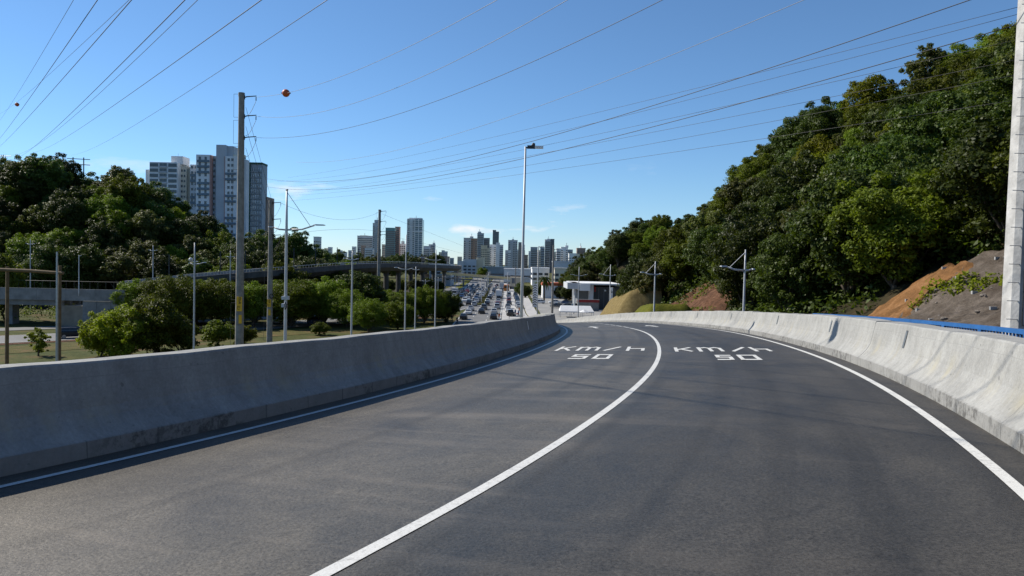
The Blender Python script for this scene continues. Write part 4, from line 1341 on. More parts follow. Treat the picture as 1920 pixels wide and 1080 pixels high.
best = min(((abs(proj(A_.lerp(B_, t_) - Vector((0, 0, sg_ * 4 * t_ * (1 - t_))))[0] - 536)), t_) for t_ in np.linspace(0, .5, 400))[1]
ball(A_.lerp(B_, best) - Vector((0, 0, sg_ * 4 * best * (1 - best))), .32, 'orange aircraft warning ball on the pale cable by the tall pole')
cable(BALL_Q, BALL_Q + Vector((16, -22, 3)), None, .024, M_WIRE, 'cable leading from the overhead warning ball across the ramp', G3)
ball(BALL_Q, .30, 'orange warning ball overhead on the cable from the twin-post pylon')
ball(P3(32, 196, 110), .28, 'small dark red warning ball on a cable over the wooded hill')

# ------------------------------------------------------------------ buildings
me_win = {}
def win_mesh(w, h, mat=None, key='g'):
    k = (round(w, 2), round(h, 2), key)
    if k not in me_win:
        mb = MB()
        mb.box(-w / 2, w / 2, -.03, .05, 0, h, 0)
        fr = .07
        for (a, b_, c, d) in ((-w / 2 - fr, w / 2 + fr, -fr, 0), (-w / 2 - fr, w / 2 + fr, h, h + fr), (-w / 2 - fr, -w / 2, 0, h), (w / 2, w / 2 + fr, 0, h)):
            mb.box(a, b_, -.08, .05, c, d, 1)
        me_win[k] = mb.mesh('window', [mat or M_GLASS, M_CONC])
    return me_win[k]

def bcol(name, c, rough=.75): return S('facade_' + name, c, rough, .10, .12)
C_WH = bcol('white', (.76, .76, .75)); C_GR = bcol('grey', (.47, .49, .51)); C_LG = bcol('light_grey', (.62, .63, .64)); C_BL = bcol('blue_grey', (.33, .38, .42))
C_TE = bcol('teal', (.15, .30, .31), .4); C_RD = bcol('brick_red', (.42, .24, .20)); C_TN = bcol('tan', (.62, .52, .37)); C_DK = bcol('charcoal', (.16, .175, .19)); C_BR = bcol('brown', (.32, .23, .18))
C_GN = bcol('dark_green', (.035, .10, .075)); C_CR = bcol('cream', (.68, .61, .49)); C_GLB = S('curtain_glass_blue', (.10, .17, .22), .15, .25, .15, 0, .7); C_SL = bcol('slate_band', (.16, .21, .25))

def wall_block(e, x0, x1, y0, y1, z0, z1, mat, name='wall'):
    return MB().box(x0, x1, y0, y1, z0, z1).obj(name, mat, e)

# --- apartment towers on the hill (about 370 m away)
D = 372.0
def X(px, Y=D): return at(px, 400, Y).x
def Z(px, py, Y=D): return at(px, py, Y).z
def apt_windows(e, xc_list, z_top, z_low, fl, w, h, y, key='g', mat=None, skip=None):
    me = win_mesh(w, h, mat, key)
    z = z_top - fl
    r = 0
    while z > z_low:
        for i, xc in enumerate(xc_list):
            if skip and skip(r, i): continue
            link('window', me, e, (xc, y, z + .9 * fl / 2.9))
        z -= fl; r += 1
zbase = 14.0
# white left building
e = empty('apartment_building', (X(305), D, zbase)); ox = X(305)
tag(e, 'white apartment block with dark wide windows rising behind the wooded hill', 'building')
def lx(px): return X(px) - ox
def lz(px, py): return Z(px, py) - zbase
ztop = lz(305, 304)
wall_block(e, lx(280), lx(332), 0, 14, -4, ztop, C_WH)
wall_block(e, lx(332), lx(342.5), 4, 14, -4, lz(337, 309), C_CR, 'stair_wall')
wall_block(e, lx(269), lx(280), 2, 13, -4, lz(275, 317), C_WH, 'low_wing')
rb = wall_block(e, lx(315), lx(337), 3, 11, ztop - .5, lz(325, 291), C_WH, 'roof_house')
MB().tube([(lx(325), 5, lz(325, 291) - .1), (lx(325), 5, lz(325, 285))], .08, 4).obj('antenna', M_STEEL, rb)
fl = 9.8 * D / FPX
wb = MB().box(-lx(296) / 2 + lx(280.5) / 2, lx(296) / 2 - lx(280.5) / 2, -.12, .1, 0, fl * .62).mesh('window_band', M_GLASS)
bb = MB().box(-.5 * (lx(313) - lx(298)), .5 * (lx(313) - lx(298)), -.5, .1, 0, fl * .3).mesh('balcony', C_GR)
for r in range(8):
    z = ztop - .6 - fl * (r + .62)
    if z < 0: break
    for xc in (lx(288.2), lx(323)): link('window_band', wb, e, (xc, 0, z))
    link('balcony', bb, e, (lx(305.5), 0, z - .5))
    link('window', win_mesh(1.6, 1.6), e, (lx(302), -.03, z + .1)); link('window', win_mesh(1.6, 1.6), e, (lx(309), -.03, z + .1))
for xq in (lx(334), lx(339)):
    for r in range(7): link('window', win_mesh(.7, 1.0), e, (xq, 3.97, lz(337, 312) - fl * (r + .8)))
# linking beige and slate wing plus the great slab
e = empty('apartment_tower', (X(410), D, zbase)); ox = X(410)
tag(e, 'tall white and blue-grey apartment tower with a plain grey lift core on the hill', 'building')
wall_block(e, lx(342.6), lx(351), 6, 18, -6, lz(347, 312), C_CR, 'link_wing')
wall_block(e, lx(351), lx(366.5), 3, 18, -6, lz(358, 307), C_LG, 'link_wing')
zt = lz(385, 290)
wall_block(e, lx(367), lx(395), 0, 6, -8, zt, C_WH)
wall_block(e, lx(393), lx(396.5), -.25, 3, -8, zt - .4, C_RD, 'red_stripe')
wall_block(e, lx(395), lx(403.5), 1.6, 6, -8, zt - .3, C_BL, 'recessed_wall')
wall_block(e, lx(403.5), lx(421), .6, 14, -8, lz(412, 271), C_GR, 'lift_core')
wall_block(e, lx(421), lx(431.5), 3, 14, zt - 2, lz(425, 272), C_GR, 'lift_core')
wall_block(e, lx(419.5), lx(421.5), .3, 3, -8, lz(420, 293), C_RD, 'red_stripe')
wall_block(e, lx(421.5), lx(452), 0, 6, -10, lz(436, 293), C_WH)
wall_block(e, lx(432), lx(452), 3, 6, lz(436, 293) - .5, lz(440, 288), C_CR, 'roof_house')
wall_block(e, lx(452), lx(458.5), 2, 6, -10, lz(455, 298), C_LG, 'recessed_wall')
fl = 10.3 * D / FPX
bandL = MB().box(-.5 * (lx(391.5) - lx(369.5)), .5 * (lx(391.5) - lx(369.5)), -.55, .1, 0, fl * .42).mesh('balcony', C_SL)
bandR = MB().box(-.5 * (lx(442) - lx(422)), .5 * (lx(442) - lx(422)), -.55, .1, 0, fl * .40).mesh('balcony', C_SL)
nf = 0
for r in range(17):
    z = zt - 1.0 - fl * (r + 1)
    if z < -2: break
    if r % 4 != 3: link('balcony', bandL, e, (lx(380.5), 0, z))
    for px in (374, 385): link('window', win_mesh(1.0, 1.35), e, (lx(px), -.02, z + fl * .48))
    link('window', win_mesh(.9, 1.2), e, (lx(399), 1.57, z + fl * .3))
for r in range(18):
    z = lz(436, 293) - 1.0 - fl * (r + 1)
    if z < -4: break
    if r in (2, 3, 6, 7, 10, 11, 13, 14): link('balcony', bandR, e, (lx(432), 0, z))
    for px in (428, 435): link('window', win_mesh(1.0, 1.3), e, (lx(px), -.02, z + fl * .5))
    link('window', win_mesh(.7, 1.2), e, (lx(447.5), -.02, z + fl * .4))
for r in range(8):
    z = lz(358, 309) - fl * (r + 1)
    if r in (1, 2, 5, 6): MB().box(lx(352), lx(366), 2.6, 3.1, z, z + fl * .45).obj('balcony', C_SL, e)
    for px in (355, 362): link('window', win_mesh(1.0, 1.2), e, (lx(px), 2.97, z + fl * .5))
# green glazed tower behind
D2 = 392.0
e = empty('apartment_tower', (X(476, D2), D2, zbase)); ox = X(476, D2)
tag(e, 'dark green framed apartment tower with glazed balconies behind the tall weathered pole', 'building')
def gx(px): return X(px, D2) - ox
def gz(px, py): return Z(px, py, D2) - zbase
wall_block(e, gx(458), gx(491), 0, 8, -12, gz(475, 308), C_BL)
wall_block(e, gx(466), gx(491.4), -.4, 8.2, gz(475, 308), gz(475, 304.5), C_GN, 'roof_band')
wall_block(e, gx(459), gx(467), -.5, .5, -12, gz(463, 305), C_LG, 'side_wall')
wall_block(e, gx(466.5), gx(469), -.8, .5, -12, gz(468, 305), C_GN, 'corner_column')
wall_block(e, gx(489), gx(493.5), 6, 18, -12, gz(491, 367), C_BR, 'rear_wing')
fl = 10.0 * D2 / FPX
C_GLP = S('balcony_glass_pale', (.44, .50, .53), .2, .5, .35, 0, .6)
gb = MB().box(-.5 * (gx(489.5) - gx(470)), .5 * (gx(489.5) - gx(470)), -.3, .1, 0, fl * .6).mesh('glazed_balcony', C_GLP)
gs = MB().box(-.5 * (gx(490.5) - gx(469)), .5 * (gx(490.5) - gx(469)), -.5, .1, 0, fl * .16).mesh('floor_slab', C_BL)
for r in range(15):
    z = gz(476, 308) - 1.4 - fl * (r + 1)
    link('glazed_balcony', gb, e, (gx(479.8), 0, z + fl * .2)); link('floor_slab', gs, e, (gx(479.8), 0, z))
    for px in (473, 477, 481.5, 486): 
        link('mullion', win_mesh(.12, fl * .55, C_GN, 'm'), e, (gx(px), -.32, z + fl * .22))
    link('window', win_mesh(1.0, 1.4), e, (gx(462.5), -.53, z + fl * .4))

# --- the city skyline
def tower(px0, px1, ytop, Y, mat, label, style='grid', depth=None, ybase=None, win=M_GLASS, cap=None, floors=None, cat='building'):
    a, b_ = at(px0, ytop, Y), at(px1, ytop, Y)
    cx, w = (a.x + b_.x) / 2, (b_.x - a.x)
    dp = depth or max(12.0, min(30.0, w))
    H = (a.z + b_.z) / 2
    e = empty('city_building', (cx, Y, 0))
    tag(e, label, cat)
    wall_block(e, -w / 2, w / 2, 0, dp, -.5, H, mat)
    MB().box(-w / 2 - .25, w / 2 + .25, -.25, dp + .25, H - .01, H + .9).obj('parapet', mat, e)
    fl = 3.1
    n = int((H - 4) / fl)
    if style in ('grid', 'stripe', 'band', 'glass'):
        mb = MB()
        nb = max(3, int(w / 3.6))
        for r in range(n):
            z = 3.5 + r * fl
            if style == 'band':
                mb.box(-w / 2 + .8, w / 2 - .8, -.12, .2, z, z + 1.5)
                mb.box(w / 2 - .2, w / 2 + .12, 1, dp - 1, z, z + 1.5)
                mb.box(-w / 2 - .12, -w / 2 + .2, 1, dp - 1, z, z + 1.5)
            elif style == 'glass':
                mb.box(-w / 2 + .5, w / 2 - .5, -.12, .2, z, z + 2.55)
                mb.box(w / 2 - .2, w / 2 + .12, .8, dp - .8, z, z + 2.55)
                mb.box(-w / 2 - .12, -w / 2 + .2, .8, dp - .8, z, z + 2.55)
            else:
                for i in range(nb):
                    if style == 'stripe' and i % 3 == 1: continue
                    xc = -w / 2 + (i + .5) * w / nb
                    mb.box(xc - w / nb * .33, xc + w / nb * .33, -.1, .2, z, z + 1.6)
                for i in range(max(2, int(dp / 4))):
                    yc = (i + .5) * dp / max(2, int(dp / 4))
                    for sgn in (-1, 1):
                        mb.box(sgn * w / 2 - .1, sgn * w / 2 + .1, yc - .9, yc + .9, z, z + 1.5)
        o = mb.obj('windows', win, e); o['kind'] = 'stuff'
        if style in ('band', 'stripe') and w > 9:
            mb = MB()
            for r in range(n):
                z = 2.9 + r * fl
                mb.box(-w * .32, w * .32, -1.1, .1, z, z + .9)
            o = mb.obj('balconies', mat, e); o['kind'] = 'stuff'
    if cap:
        (c0, c1, cy, cm) = cap
        q0, q1 = at(c0, cy, Y), at(c1, cy, Y)
        rb = MB().box(q0.x - cx, q1.x - cx, 2.5, dp - 2.5, H - .3, q0.z).obj('roof_house', cm, e)
        MB().box((q0.x + q1.x) / 2 - cx - .3, (q0.x + q1.x) / 2 - cx + .3, dp / 2, dp / 2 + .6, q0.z - .1, q0.z + 4).obj('mast', M_CONC, rb)
    return e
SK = [
    (588, 598, 445, 900, C_LG, 'pale block half hidden behind the dark tree at the hill end', 'grid', None),
    (608, 614, 466, 1500, C_CR, 'small pinkish tower, left one of a pair beyond the hill end', 'grid', None),
    (615, 621, 464, 1490, C_LG, 'small greyish tower beside the pinkish one beyond the hill end', 'grid', None),
    (631, 640, 470, 1550, C_LG, 'low grey block between the hill end and the bluish slab block', 'grid', None),
    (641, 649, 473, 1600, C_WH, 'low white block between the hill end and the bluish slab block', 'grid', None),
    (653, 659, 470, 1500, C_GR, 'short blue-grey block with a stepped roof', 'grid', None),
    (660, 666, 463, 1350, C_WH, 'narrow white block behind the white twin-arm lamp', 'grid', None),
    (670, 699, 443, 1250, C_LG, 'broad bluish white slab block with horizontal bands', 'band', (674, 688, 441, C_CR)),
    (677, 683, 461, 1150, C_BR, 'narrow dark brown block before the bluish slab block', 'stripe', None),
    (684, 699, 466, 1140, C_LG, 'low pale block at the foot of the bluish slab block', 'band', None),
    (699, 711, 419, 1200, C_GR, 'slender tall blue-grey tower beside the pole before the teal tower', 'stripe', (701.5, 711, 412, C_BL)),
    (716, 723, 459, 1260, C_CR, 'pale narrow block between the slender tower and the teal tower', 'grid', None),
    (723, 740.5, 428, 1180, C_TE, 'teal glass tower slab with a reddish rear wing', 'glass', None),
    (741, 749, 426, 1200, C_RD, 'reddish brown narrow tower joined to the teal glass slab', 'grid', None),
    (749, 760, 458, 1230, C_WH, 'white block with a pointed roof before the tall white tower', 'grid', (752, 757, 452, C_GR)),
    (794, 806, 462, 1300, C_LG, 'grey balcony block right of the tall white tower', 'band', None),
    (804, 815.5, 459, 1320, C_GR, 'grey block with a raised end right of the tall white tower', 'band', (811, 815, 455, C_GR)),
    (828, 833, 470, 1500, C_GR, 'small dark block alone on the low skyline', 'grid', None),
    (833, 838.5, 472, 1500, C_LG, 'small pale block alone on the low skyline', 'grid', None),
    (869.5, 883, 447, 1080, C_GR, 'grey tower with red balcony columns', 'stripe', (881, 887, 443, C_GR)),
    (883.5, 894.7, 448, 1085, C_BR, 'red and grey twin of the tower with red balconies', 'stripe', None),
    (895, 907, 438, 1250, C_BL, 'tall teal-grey tower with a stepped top', 'band', (896, 902, 434, C_BL)),
    (907, 918, 447, 1350, C_DK, 'charcoal tower behind the tan block', 'glass', None),
    (902, 913, 461, 1040, C_TN, 'tan apartment block in front of the charcoal tower', 'grid', None),
    (913, 918.5, 466, 1045, C_CR, 'cream narrow block beside the tan block', 'grid', None),
    (924, 930, 432, 1600, C_DK, 'tallest dark tower of the far cluster, left shaft', 'stripe', None),
    (930, 935.5, 435, 1600, C_DK, 'tallest dark tower of the far cluster, right shaft', 'stripe', None),
    (918, 930, 459.5, 1150, C_WH, 'white residential block with pinkish balconies', 'stripe', None),
    (930, 937, 456, 1120, C_WH, 'white blank-walled slab among the far cluster', 'none', None),
    (937, 943.5, 460, 1130, C_LG, 'pale grey slab beside the white blank wall', 'grid', None),
    (947.5, 954, 472, 1200, C_GR, 'low teal-grey block before the grey-blue tower', 'band', None),
    (953, 970.5, 451, 1300, C_GR, 'grey-blue broad tower with pale vertical ribs', 'stripe', (960, 964, 448, C_GR)),
    (952.5, 958, 470, 1120, C_WH, 'white low block at the foot of the grey-blue broad tower', 'grid', None),
    (972, 978, 455, 1350, C_DK, 'dark narrow tower left of the slim ramp lamp', 'glass', None),
    (978, 984, 460, 1340, C_WH, 'white narrow tower left of the slim ramp lamp', 'grid', None),
    (980, 990, 479, 1000, C_BR, 'brown low block behind the slim ramp lamp', 'grid', None),
    (995, 1008, 464, 1300, C_BL, 'teal-grey block right of the slim ramp lamp', 'band', None),
    (1008.5, 1014, 470, 1200, C_CR, 'cream narrow block right of the slim ramp lamp', 'grid', None),
    (1013, 1022, 464, 1400, C_BL, 'blue-grey block left of the dark twin tower', 'band', None),
    (1022, 1032, 450, 1250, C_GR, 'dark twin tower with glass front near the grey pole', 'glass', (1026, 1031, 447.5, C_GR)),
    (1032, 1039.5, 449, 1260, C_DK, 'dark twin tower, the darker shaft near the grey pole', 'stripe', None),
    (1043.5, 1052, 467, 1100, C_LG, 'stepped grey-white block with many terraces', 'band', None),
    (1052, 1065, 464, 1120, C_WH, 'white modern block with a dark glazed stripe', 'stripe', (1060, 1066, 460, C_LG)),
    (1065, 1074, 469, 1130, C_BL, 'blue-grey rounded end of the white modern block', 'glass', None),
    (1067, 1080, 476, 1000, C_WH, 'low white block close to the hill trees', 'grid', None),
    (1082, 1098, 466, 1150, C_BR, 'brown tower with a pale central mast close to the hill trees', 'stripe', (1088.5, 1090.5, 461, C_WH)),
    (1078, 1100, 477, 1080, C_CR, 'cream low block in front of the brown tower', 'grid', None),
]
for (a, b_, yt, Y, mt, lab, st, cap) in SK:
    tower(a, b_, yt, Y, mt, lab, st, cap=cap)
e = tower(764, 778, 411, 1200, C_LG, 'tallest pale tower of the skyline with a glazed right half and white frames', 'stripe', 24, cap=(767, 790, 408, C_WH))
ox = e.location.x
q = [at(p, 411, 1199.0).x - ox for p in (778, 791.8)]
Hq = at(780, 411, 1199).z
MB().box(q[0], q[1], 1, 24, -.5, Hq).obj('glazed_wing', C_GLB, e)
for r in range(int(Hq / 3.2)):
    MB().box(q[0] + .2, q[1] + .3, .6, 1.2, 3 + r * 3.2, 3.5 + r * 3.2).obj('floor_slab', C_WH, e)
for yy in (424, 434): MB().box(at(763.5, yy, 1199).x - ox, q[1] + .5, -1.2, .4, at(770, yy, 1199).z - .7, at(770, yy, 1199).z + .7).obj('frame_band', C_WH, e)
for p in (763.8, 771, 778, 785): 
    xq = at(p, 411, 1199).x - ox
    MB().box(xq - .5, xq + .5, -.9, .3, 0, Hq).obj('frame_column', C_WH, e)
random.seed(33)
for i in range(34):
    px = 596 + i * 15.2 + random.uniform(-5, 5)
    w_ = random.uniform(5, 12); yt = random.uniform(468, 485)
    mt, cn = random.choice([(C_WH, 'white'), (C_LG, 'light grey'), (C_CR, 'cream'), (C_GR, 'grey'), (C_BL, 'blue-grey')])
    o = tower(px, px + w_, yt, random.uniform(1650, 2100), mt, 'small far %s block low on the skyline behind the larger towers' % cn, random.choice(['grid', 'band']))
    o['group'] = 'small far blocks of the skyline, ' + cn
# big low buildings before the skyline
tower(858, 868, 491, 690, C_GR, 'plain grey end of the wide office block beyond the footbridge', 'none', 40)
e = tower(868, 893, 488, 700, C_GR, 'wide office block with a dense grey window grid beyond the footbridge', 'grid', 40)
tower(893, 906, 485, 705, C_TN, 'windowless tan tower end of the wide office block', 'none', 40)
tower(842, 860, 500, 520, C_BR, 'low brown block left of the wide office block', 'band', 30)
tower(905, 960, 502, 640, C_GLB, 'long low hall with a blue glass front beyond the footbridge', 'band', 40)
tower(945, 1002, 506, 560, C_LG, 'long pale warehouse with a flat roof behind the avenue', 'band', 40)
tower(998, 1030, 504, 480, C_WH, 'white low house block with small windows behind the palm', 'grid', 30)
tower(1038, 1082, 492, 520, C_GR, 'big grey mall block with a curved roof edge beside the hill', 'none', 18)
tower(1040, 1068, 505, 460, C_CR, 'cream low block in front of the big grey mall', 'grid', 20)
tower(1082, 1110, 500, 540, C_LG, 'light grey flat block at the foot of the hill', 'none', 30)
tower(805, 845, 498, 430, C_BL, 'blue-grey metro station hall over the viaduct', 'band', 26)
tower(790, 838, 482, 620, C_BR, 'low brown rooftop block above the metro station', 'band', 26)

# showroom with dark facade
D3 = 232.0
ox = at(1120, 550, D3).x
e = empty('showroom', (ox, D3, 0)); tag(e, 'car showroom with dark grey facade and a bright white roof box', 'building')
def sx(px): return at(px, 550, D3).x - ox
def sz(py, px=1120): return at(px, py, D3).z
C_SH = bcol('showroom_dark', (.055, .06, .065), .5)
wall_block(e, sx(1111), sx(1215), 0, 25, -.2, sz(538), C_SH, 'dark_facade')
wall_block(e, sx(1085), sx(1111), 2, 25, -.2, sz(546), C_DK, 'glazed_front')
wall_block(e, sx(1085), sx(1104), -4, 16, sz(545), sz(532), C_WH, 'white_box')
wall_block(e, sx(1062), sx(1085), -3.4, 14, sz(542), sz(531), C_GR, 'grey_wing')
wall_block(e, sx(1104), sx(1111.5), -2, 14, -.1, sz(534), C_LG, 'light_column')
wall_block(e, sx(1072), sx(1162), -3, 24, sz(533.5), sz(531), C_WH, 'roof_edge')
for i in range(10): MB().box(sx(1112 + i * 10), sx(1112 + i * 10) + .12, -.12, .02, .2, sz(540)).obj('facade_joint', C_DK, e)
MB().box(sx(1114), sx(1116.5), -.5, .1, sz(547), sz(538)).obj('red_sign', S('sign_red', (.45, .03, .03), .5), e)
MB().box(sx(1133), sx(1136), -.4, .1, sz(546), sz(543)).obj('white_emblem', C_WH, e)
wall_block(e, sx(1076), sx(1078), -2, 0, 0, sz(541), C_GR, 'canopy_pillar')
p = at(1147, 545, 215)
e = empty('totem_sign', (p.x, 215, 0)); tag(e, 'tall white totem sign with a black emblem before the showroom', 'sign')
MB().box(-.32, .32, -.2, .2, 0, at(1147, 539, 215).z).obj('panel', M_WHITE, e)
mb = MB(); zc = at(1147, 547, 215).z
mb.box(-.2, .2, -.22, -.19, zc - .35, zc - .15); mb.box(-.2, -.08, -.22, -.19, zc - .15, zc + .35); mb.box(.05, .2, -.22, -.19, zc - .05, zc + .15)
mb.obj('emblem', M_BLACK, e)
p = at(1103, 565, 222)
e = empty('planter_wall', (p.x, 222, 0)); tag(e, 'low red planter wall in front of the showroom', 'wall')
MB().box(-3.2, 3.2, -.2, .2, 0, at(1103, 567, 222).z).obj('wall', M_CONCD, e)
MB().box(-3.25, 3.25, -.25, .25, at(1103, 567, 222).z, at(1103, 562, 222).z).obj('red_band', S('planter_red', (.24, .02, .02), .6), e)
MB().box(-3.3, 3.3, -.3, .3, at(1103, 562, 222).z, at(1103, 562, 222).z + .12).obj('coping', M_CONC, e)
cover('planter_plants', lambda x, y: 2.3, 26, (p.x - 3, p.x + 3), (222.5, 224), .25, M_LEAF_M, lambda x, y: True, 'clipped green plants above the red planter wall', .6, .6)
p = at(1003, 560, 235)
e = empty('zigzag_totem', (p.x, 235, 0)); tag(e, 'tall panel painted with black and white zigzags beside the palm', 'sign')
zt, zb0 = at(1003, 532, 235).z, 0
MB().box(-.75, .75, -.15, .15, zb0, zt).obj('panel', M_WHITE, e)
for i in range(9):
    z = zt * (.1 + i * .1)
    mb = MB()
    for s0, s1, d0, d1 in ((-.75, 0, 0, .5), (0, .75, .5, 0)):
        n = len(mb.v)
        mb.v += [(s0, -.17, z + d0 - .28), (s1, -.17, z + d1 - .28), (s1, -.17, z + d1), (s0, -.17, z + d0)]
        mb.f.append((n, n + 1, n + 2, n + 3)); mb.mi.append(0)
    mb.obj('zigzag_stripe', M_BLACK, e)
p = at(1078, 550, 300)
e = empty('red_roof_shop', (p.x - 4, 300, 0)); tag(e, 'low shop with an orange-red roof band behind the palm', 'building')
MB().box(-9, 8, 0, 12, 0, at(1060, 536, 300).z).obj('wall', C_WH, e)
MB().box(-9.3, 8.3, -.3, 12.3, at(1060, 536, 300).z, at(1060, 531, 300).z).obj('roof_band', S('roof_orange', (.38, .09, .03), .7), e)

# footbridge
D4 = 430.0
xa, xb = at(826, 512, D4).x, at(957, 522, D4).x
za, zb_ = at(826, 512, D4).z, at(957, 522, D4).z
e = empty('footbridge', ((xa + xb) / 2, D4, 0)); tag(e, 'long covered footbridge with a tan roof crossing the avenue', 'footbridge')
ox = (xa + xb) / 2
mb = MB(); mb.tube([(xa - ox, 0, za), (xb - ox, 0, zb_)], 1.0, 4, spin=math.pi / 4); mb.obj('roof', S('footbridge_roof', (.78, .60, .30), .6, .1, .2), e)
mb = MB(); mb.tube([(xa - ox, 0, za - 2.7), (xb - ox, 0, zb_ - 2.7)], .55, 4, spin=math.pi / 4); mb.obj('deck', M_CONCD, e)
me_st = MB().box(-.1, .1, -.6, .6, -2.6, 0).mesh('roof_post', M_STEEL)
for i in range(16):
    f = (i + .5) / 16
    link('roof_post', me_st, e, ((xa + (xb - xa) * f) - ox, 0, za + (zb_ - za) * f))
for f in (.02, .33, .66, .98):
    zz = za + (zb_ - za) * f - 2.7
    MB().box(-.45, .45, -.6, .6, -.2, zz).obj('pier', M_CONCD, e).location = (xa + (xb - xa) * f - ox, 0, 0)
p0, p1 = at(956, 537, D4 - 30), at(983, 520, D4 - 30)
e = empty('stair_tower', ((p0.x + p1.x) / 2, D4 - 30, 0)); tag(e, 'tan boxy stair tower with dark panels at the footbridge end', 'stair tower')
w = (p1.x - p0.x)
MB().box(-w / 2, w / 2, 0, 7, p0.z, p1.z).obj('box', C_TN, e)
MB().box(-w / 2 + 1.0, -w / 2 + 3.2, -.12, .3, p0.z + 1.6, p1.z - .7).obj('dark_panel', C_DK, e)
MB().box(-w / 2 - .1, -w / 2 + 3.4, .4, 4, -.1, p0.z + .2).obj('stair_core', C_DK, e)
for x in (-w / 2 + .4, w / 2 - .4): MB().box(x - .3, x + .3, .4, 1.2, -.1, p0.z).obj('column', M_CONCD, e)

# ------------------------------------------------------------------ overpass and metro viaduct
D5 = 141.0
e = empty('road_overpass', (at(113, 600, D5).x, D5, 0)); tag(e, 'grey concrete road overpass with girders and a panelled abutment below the hill', 'overpass')
ox = e.location.x
zt, zb_ = at(110, 541, D5).z, at(110, 563, D5).z
zg = at(110, 573, D5).z
def ovx(px): return at(px, 560, D5).x - ox
MB().box(ovx(-260), ovx(128), 0, 9.5, zb_ + .3, zb_ + .9).obj('deck', M_CONCD, e)
for i in range(9):
    x0, x1 = ovx(-260) + (ovx(235) - ovx(-260)) * i / 9, ovx(-260) + (ovx(235) - ovx(-260)) * (i + 1) / 9
    MB().box(x0 + .02, x1 - .02, -.3, 0.0, zb_, zt + random.uniform(-.03, .03)).obj('parapet_panel', M_CONCD, e)
for y in (.3, 3.0, 5.8, 8.4): MB().box(ovx(-260), ovx(114), y, y + .8, zg, zb_ + .3).obj('girder', M_CONCD, e)
for i in range(3):
    for j in range(2):
        x0, x1 = ovx(155 + i * 26.5), ovx(155 + (i + 1) * 26.5)
        MB().box(x0 + .03, x1 - .03, -.05, 9, -.2 + j * (zb_ + .2) / 2, -.2 + (j + 1) * (zb_ + .2) / 2 - .04).obj('abutment_panel', M_CONCD, e)
MB().box(ovx(113), ovx(155), .2, 9, -.2, zg + .02).obj('abutment', S('concrete_stained', (.26, .215, .16), .9, .25, .5), e)
MB().box(ovx(2), ovx(10), 2, 4, -.2, zg).obj('column', M_CONCD, e)
mb = MB(); z1 = zt
for x in np.arange(ovx(-200), ovx(230), 1.6): mb.tube([(x, 9.2, z1 - .4), (x, 9.2, z1 + 1.1)], .035, 4)
mb.tube([(ovx(-200), 9.2, z1 + 1.1), (ovx(230), 9.2, z1 + 1.1)], .04, 4)
o = mb.obj('far_fence', M_DARKM, e); o['kind'] = 'stuff'

VP = [(250, 536, 158), (330, 527, 165), (400, 520, 173), (470, 514, 183), (540, 508, 197), (600, 503, 215), (660, 499, 240), (720, 497.5, 275), (790, 499.5, 335), (850, 502, 420)]
VQ = [at(*v) for v in VP]
e = empty('metro_viaduct', (VQ[5].x, VQ[5].y, 0)); tag(e, 'elevated grey metro viaduct on piers with a fenced deck curving behind the trees', 'viaduct')
org = Vector((VQ[5].x, VQ[5].y, 0))
dense = []
for a, b_ in zip(VQ[:-1], VQ[1:]):
    for i in range(6): dense.append(a.lerp(b_, i / 6))
dense.append(VQ[-1])
for _ in range(8):
    dense = [dense[0]] + [(dense[i - 1] + dense[i] * 2 + dense[i + 1]) / 4 for i in range(1, len(dense) - 1)] + [dense[-1]]
def sweep(sec, name, mat):
    mb = MB(); k = len(sec)
    for i, p in enumerate(dense):
        t = (dense[min(i + 1, len(dense) - 1)] - dense[max(i - 1, 0)]); t.z = 0; t.normalize()
        n_ = Vector((t.y, -t.x, 0))
        mb.v += [tuple(p - org + n_ * u + Vector((0, 0, v))) for u, v in sec]
    for i in range(len(dense) - 1):
        for q in range(k):
            a = i * k + q; b_ = i * k + (q + 1) % k
            mb.f.append((a, b_, b_ + k, a + k)); mb.mi.append(0)
    return mb.obj(name, mat, e, recalc=True)
sweep([(-4.6, 0), (4.6, 0), (4.6, -.5), (2.4, -1.9), (-2.4, -1.9), (-4.6, -.5)], 'box_girder', M_VIA)
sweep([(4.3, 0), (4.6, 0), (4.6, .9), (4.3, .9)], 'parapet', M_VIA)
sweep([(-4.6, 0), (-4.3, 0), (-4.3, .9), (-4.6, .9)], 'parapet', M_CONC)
sweep([(4.4, 1.5), (4.5, 1.5), (4.5, 1.62), (4.4, 1.62)], 'fence_rail', M_STEEL)
for i in range(4, len(dense) - 1, 1):
    p = dense[i] - org
    if i % 2 == 0:
        MB().tube([(p.x, p.y, -.3), (p.x, p.y, p.z - 2.8), (p.x, p.y, p.z - 1.85)], [.95, .95, 1.7], 10).obj('pier', M_VIA, e)
    if i % 4 == 1:
        MB().tube([(p.x, p.y, p.z - .2), (p.x, p.y, p.z + 6.0)], .12, 5).obj('catenary_mast', M_DARKM, e)
mb = MB()
for a, b_ in zip(dense[:-1], dense[1:]):
    n = max(2, int((b_ - a).length / 1.8))
    t = (b_ - a).normalized(); nn = Vector((t.y, -t.x, 0)).normalized()
    for i in range(n):
        p = a.lerp(b_, i / n) - org + nn * 4.45
        mb.tube([(p.x, p.y, p.z + .85), (p.x, p.y, p.z + 1.55)], .05, 4, cap=False)
o = mb.obj('fence_posts', M_STEEL, e); o['kind'] = 'stuff'

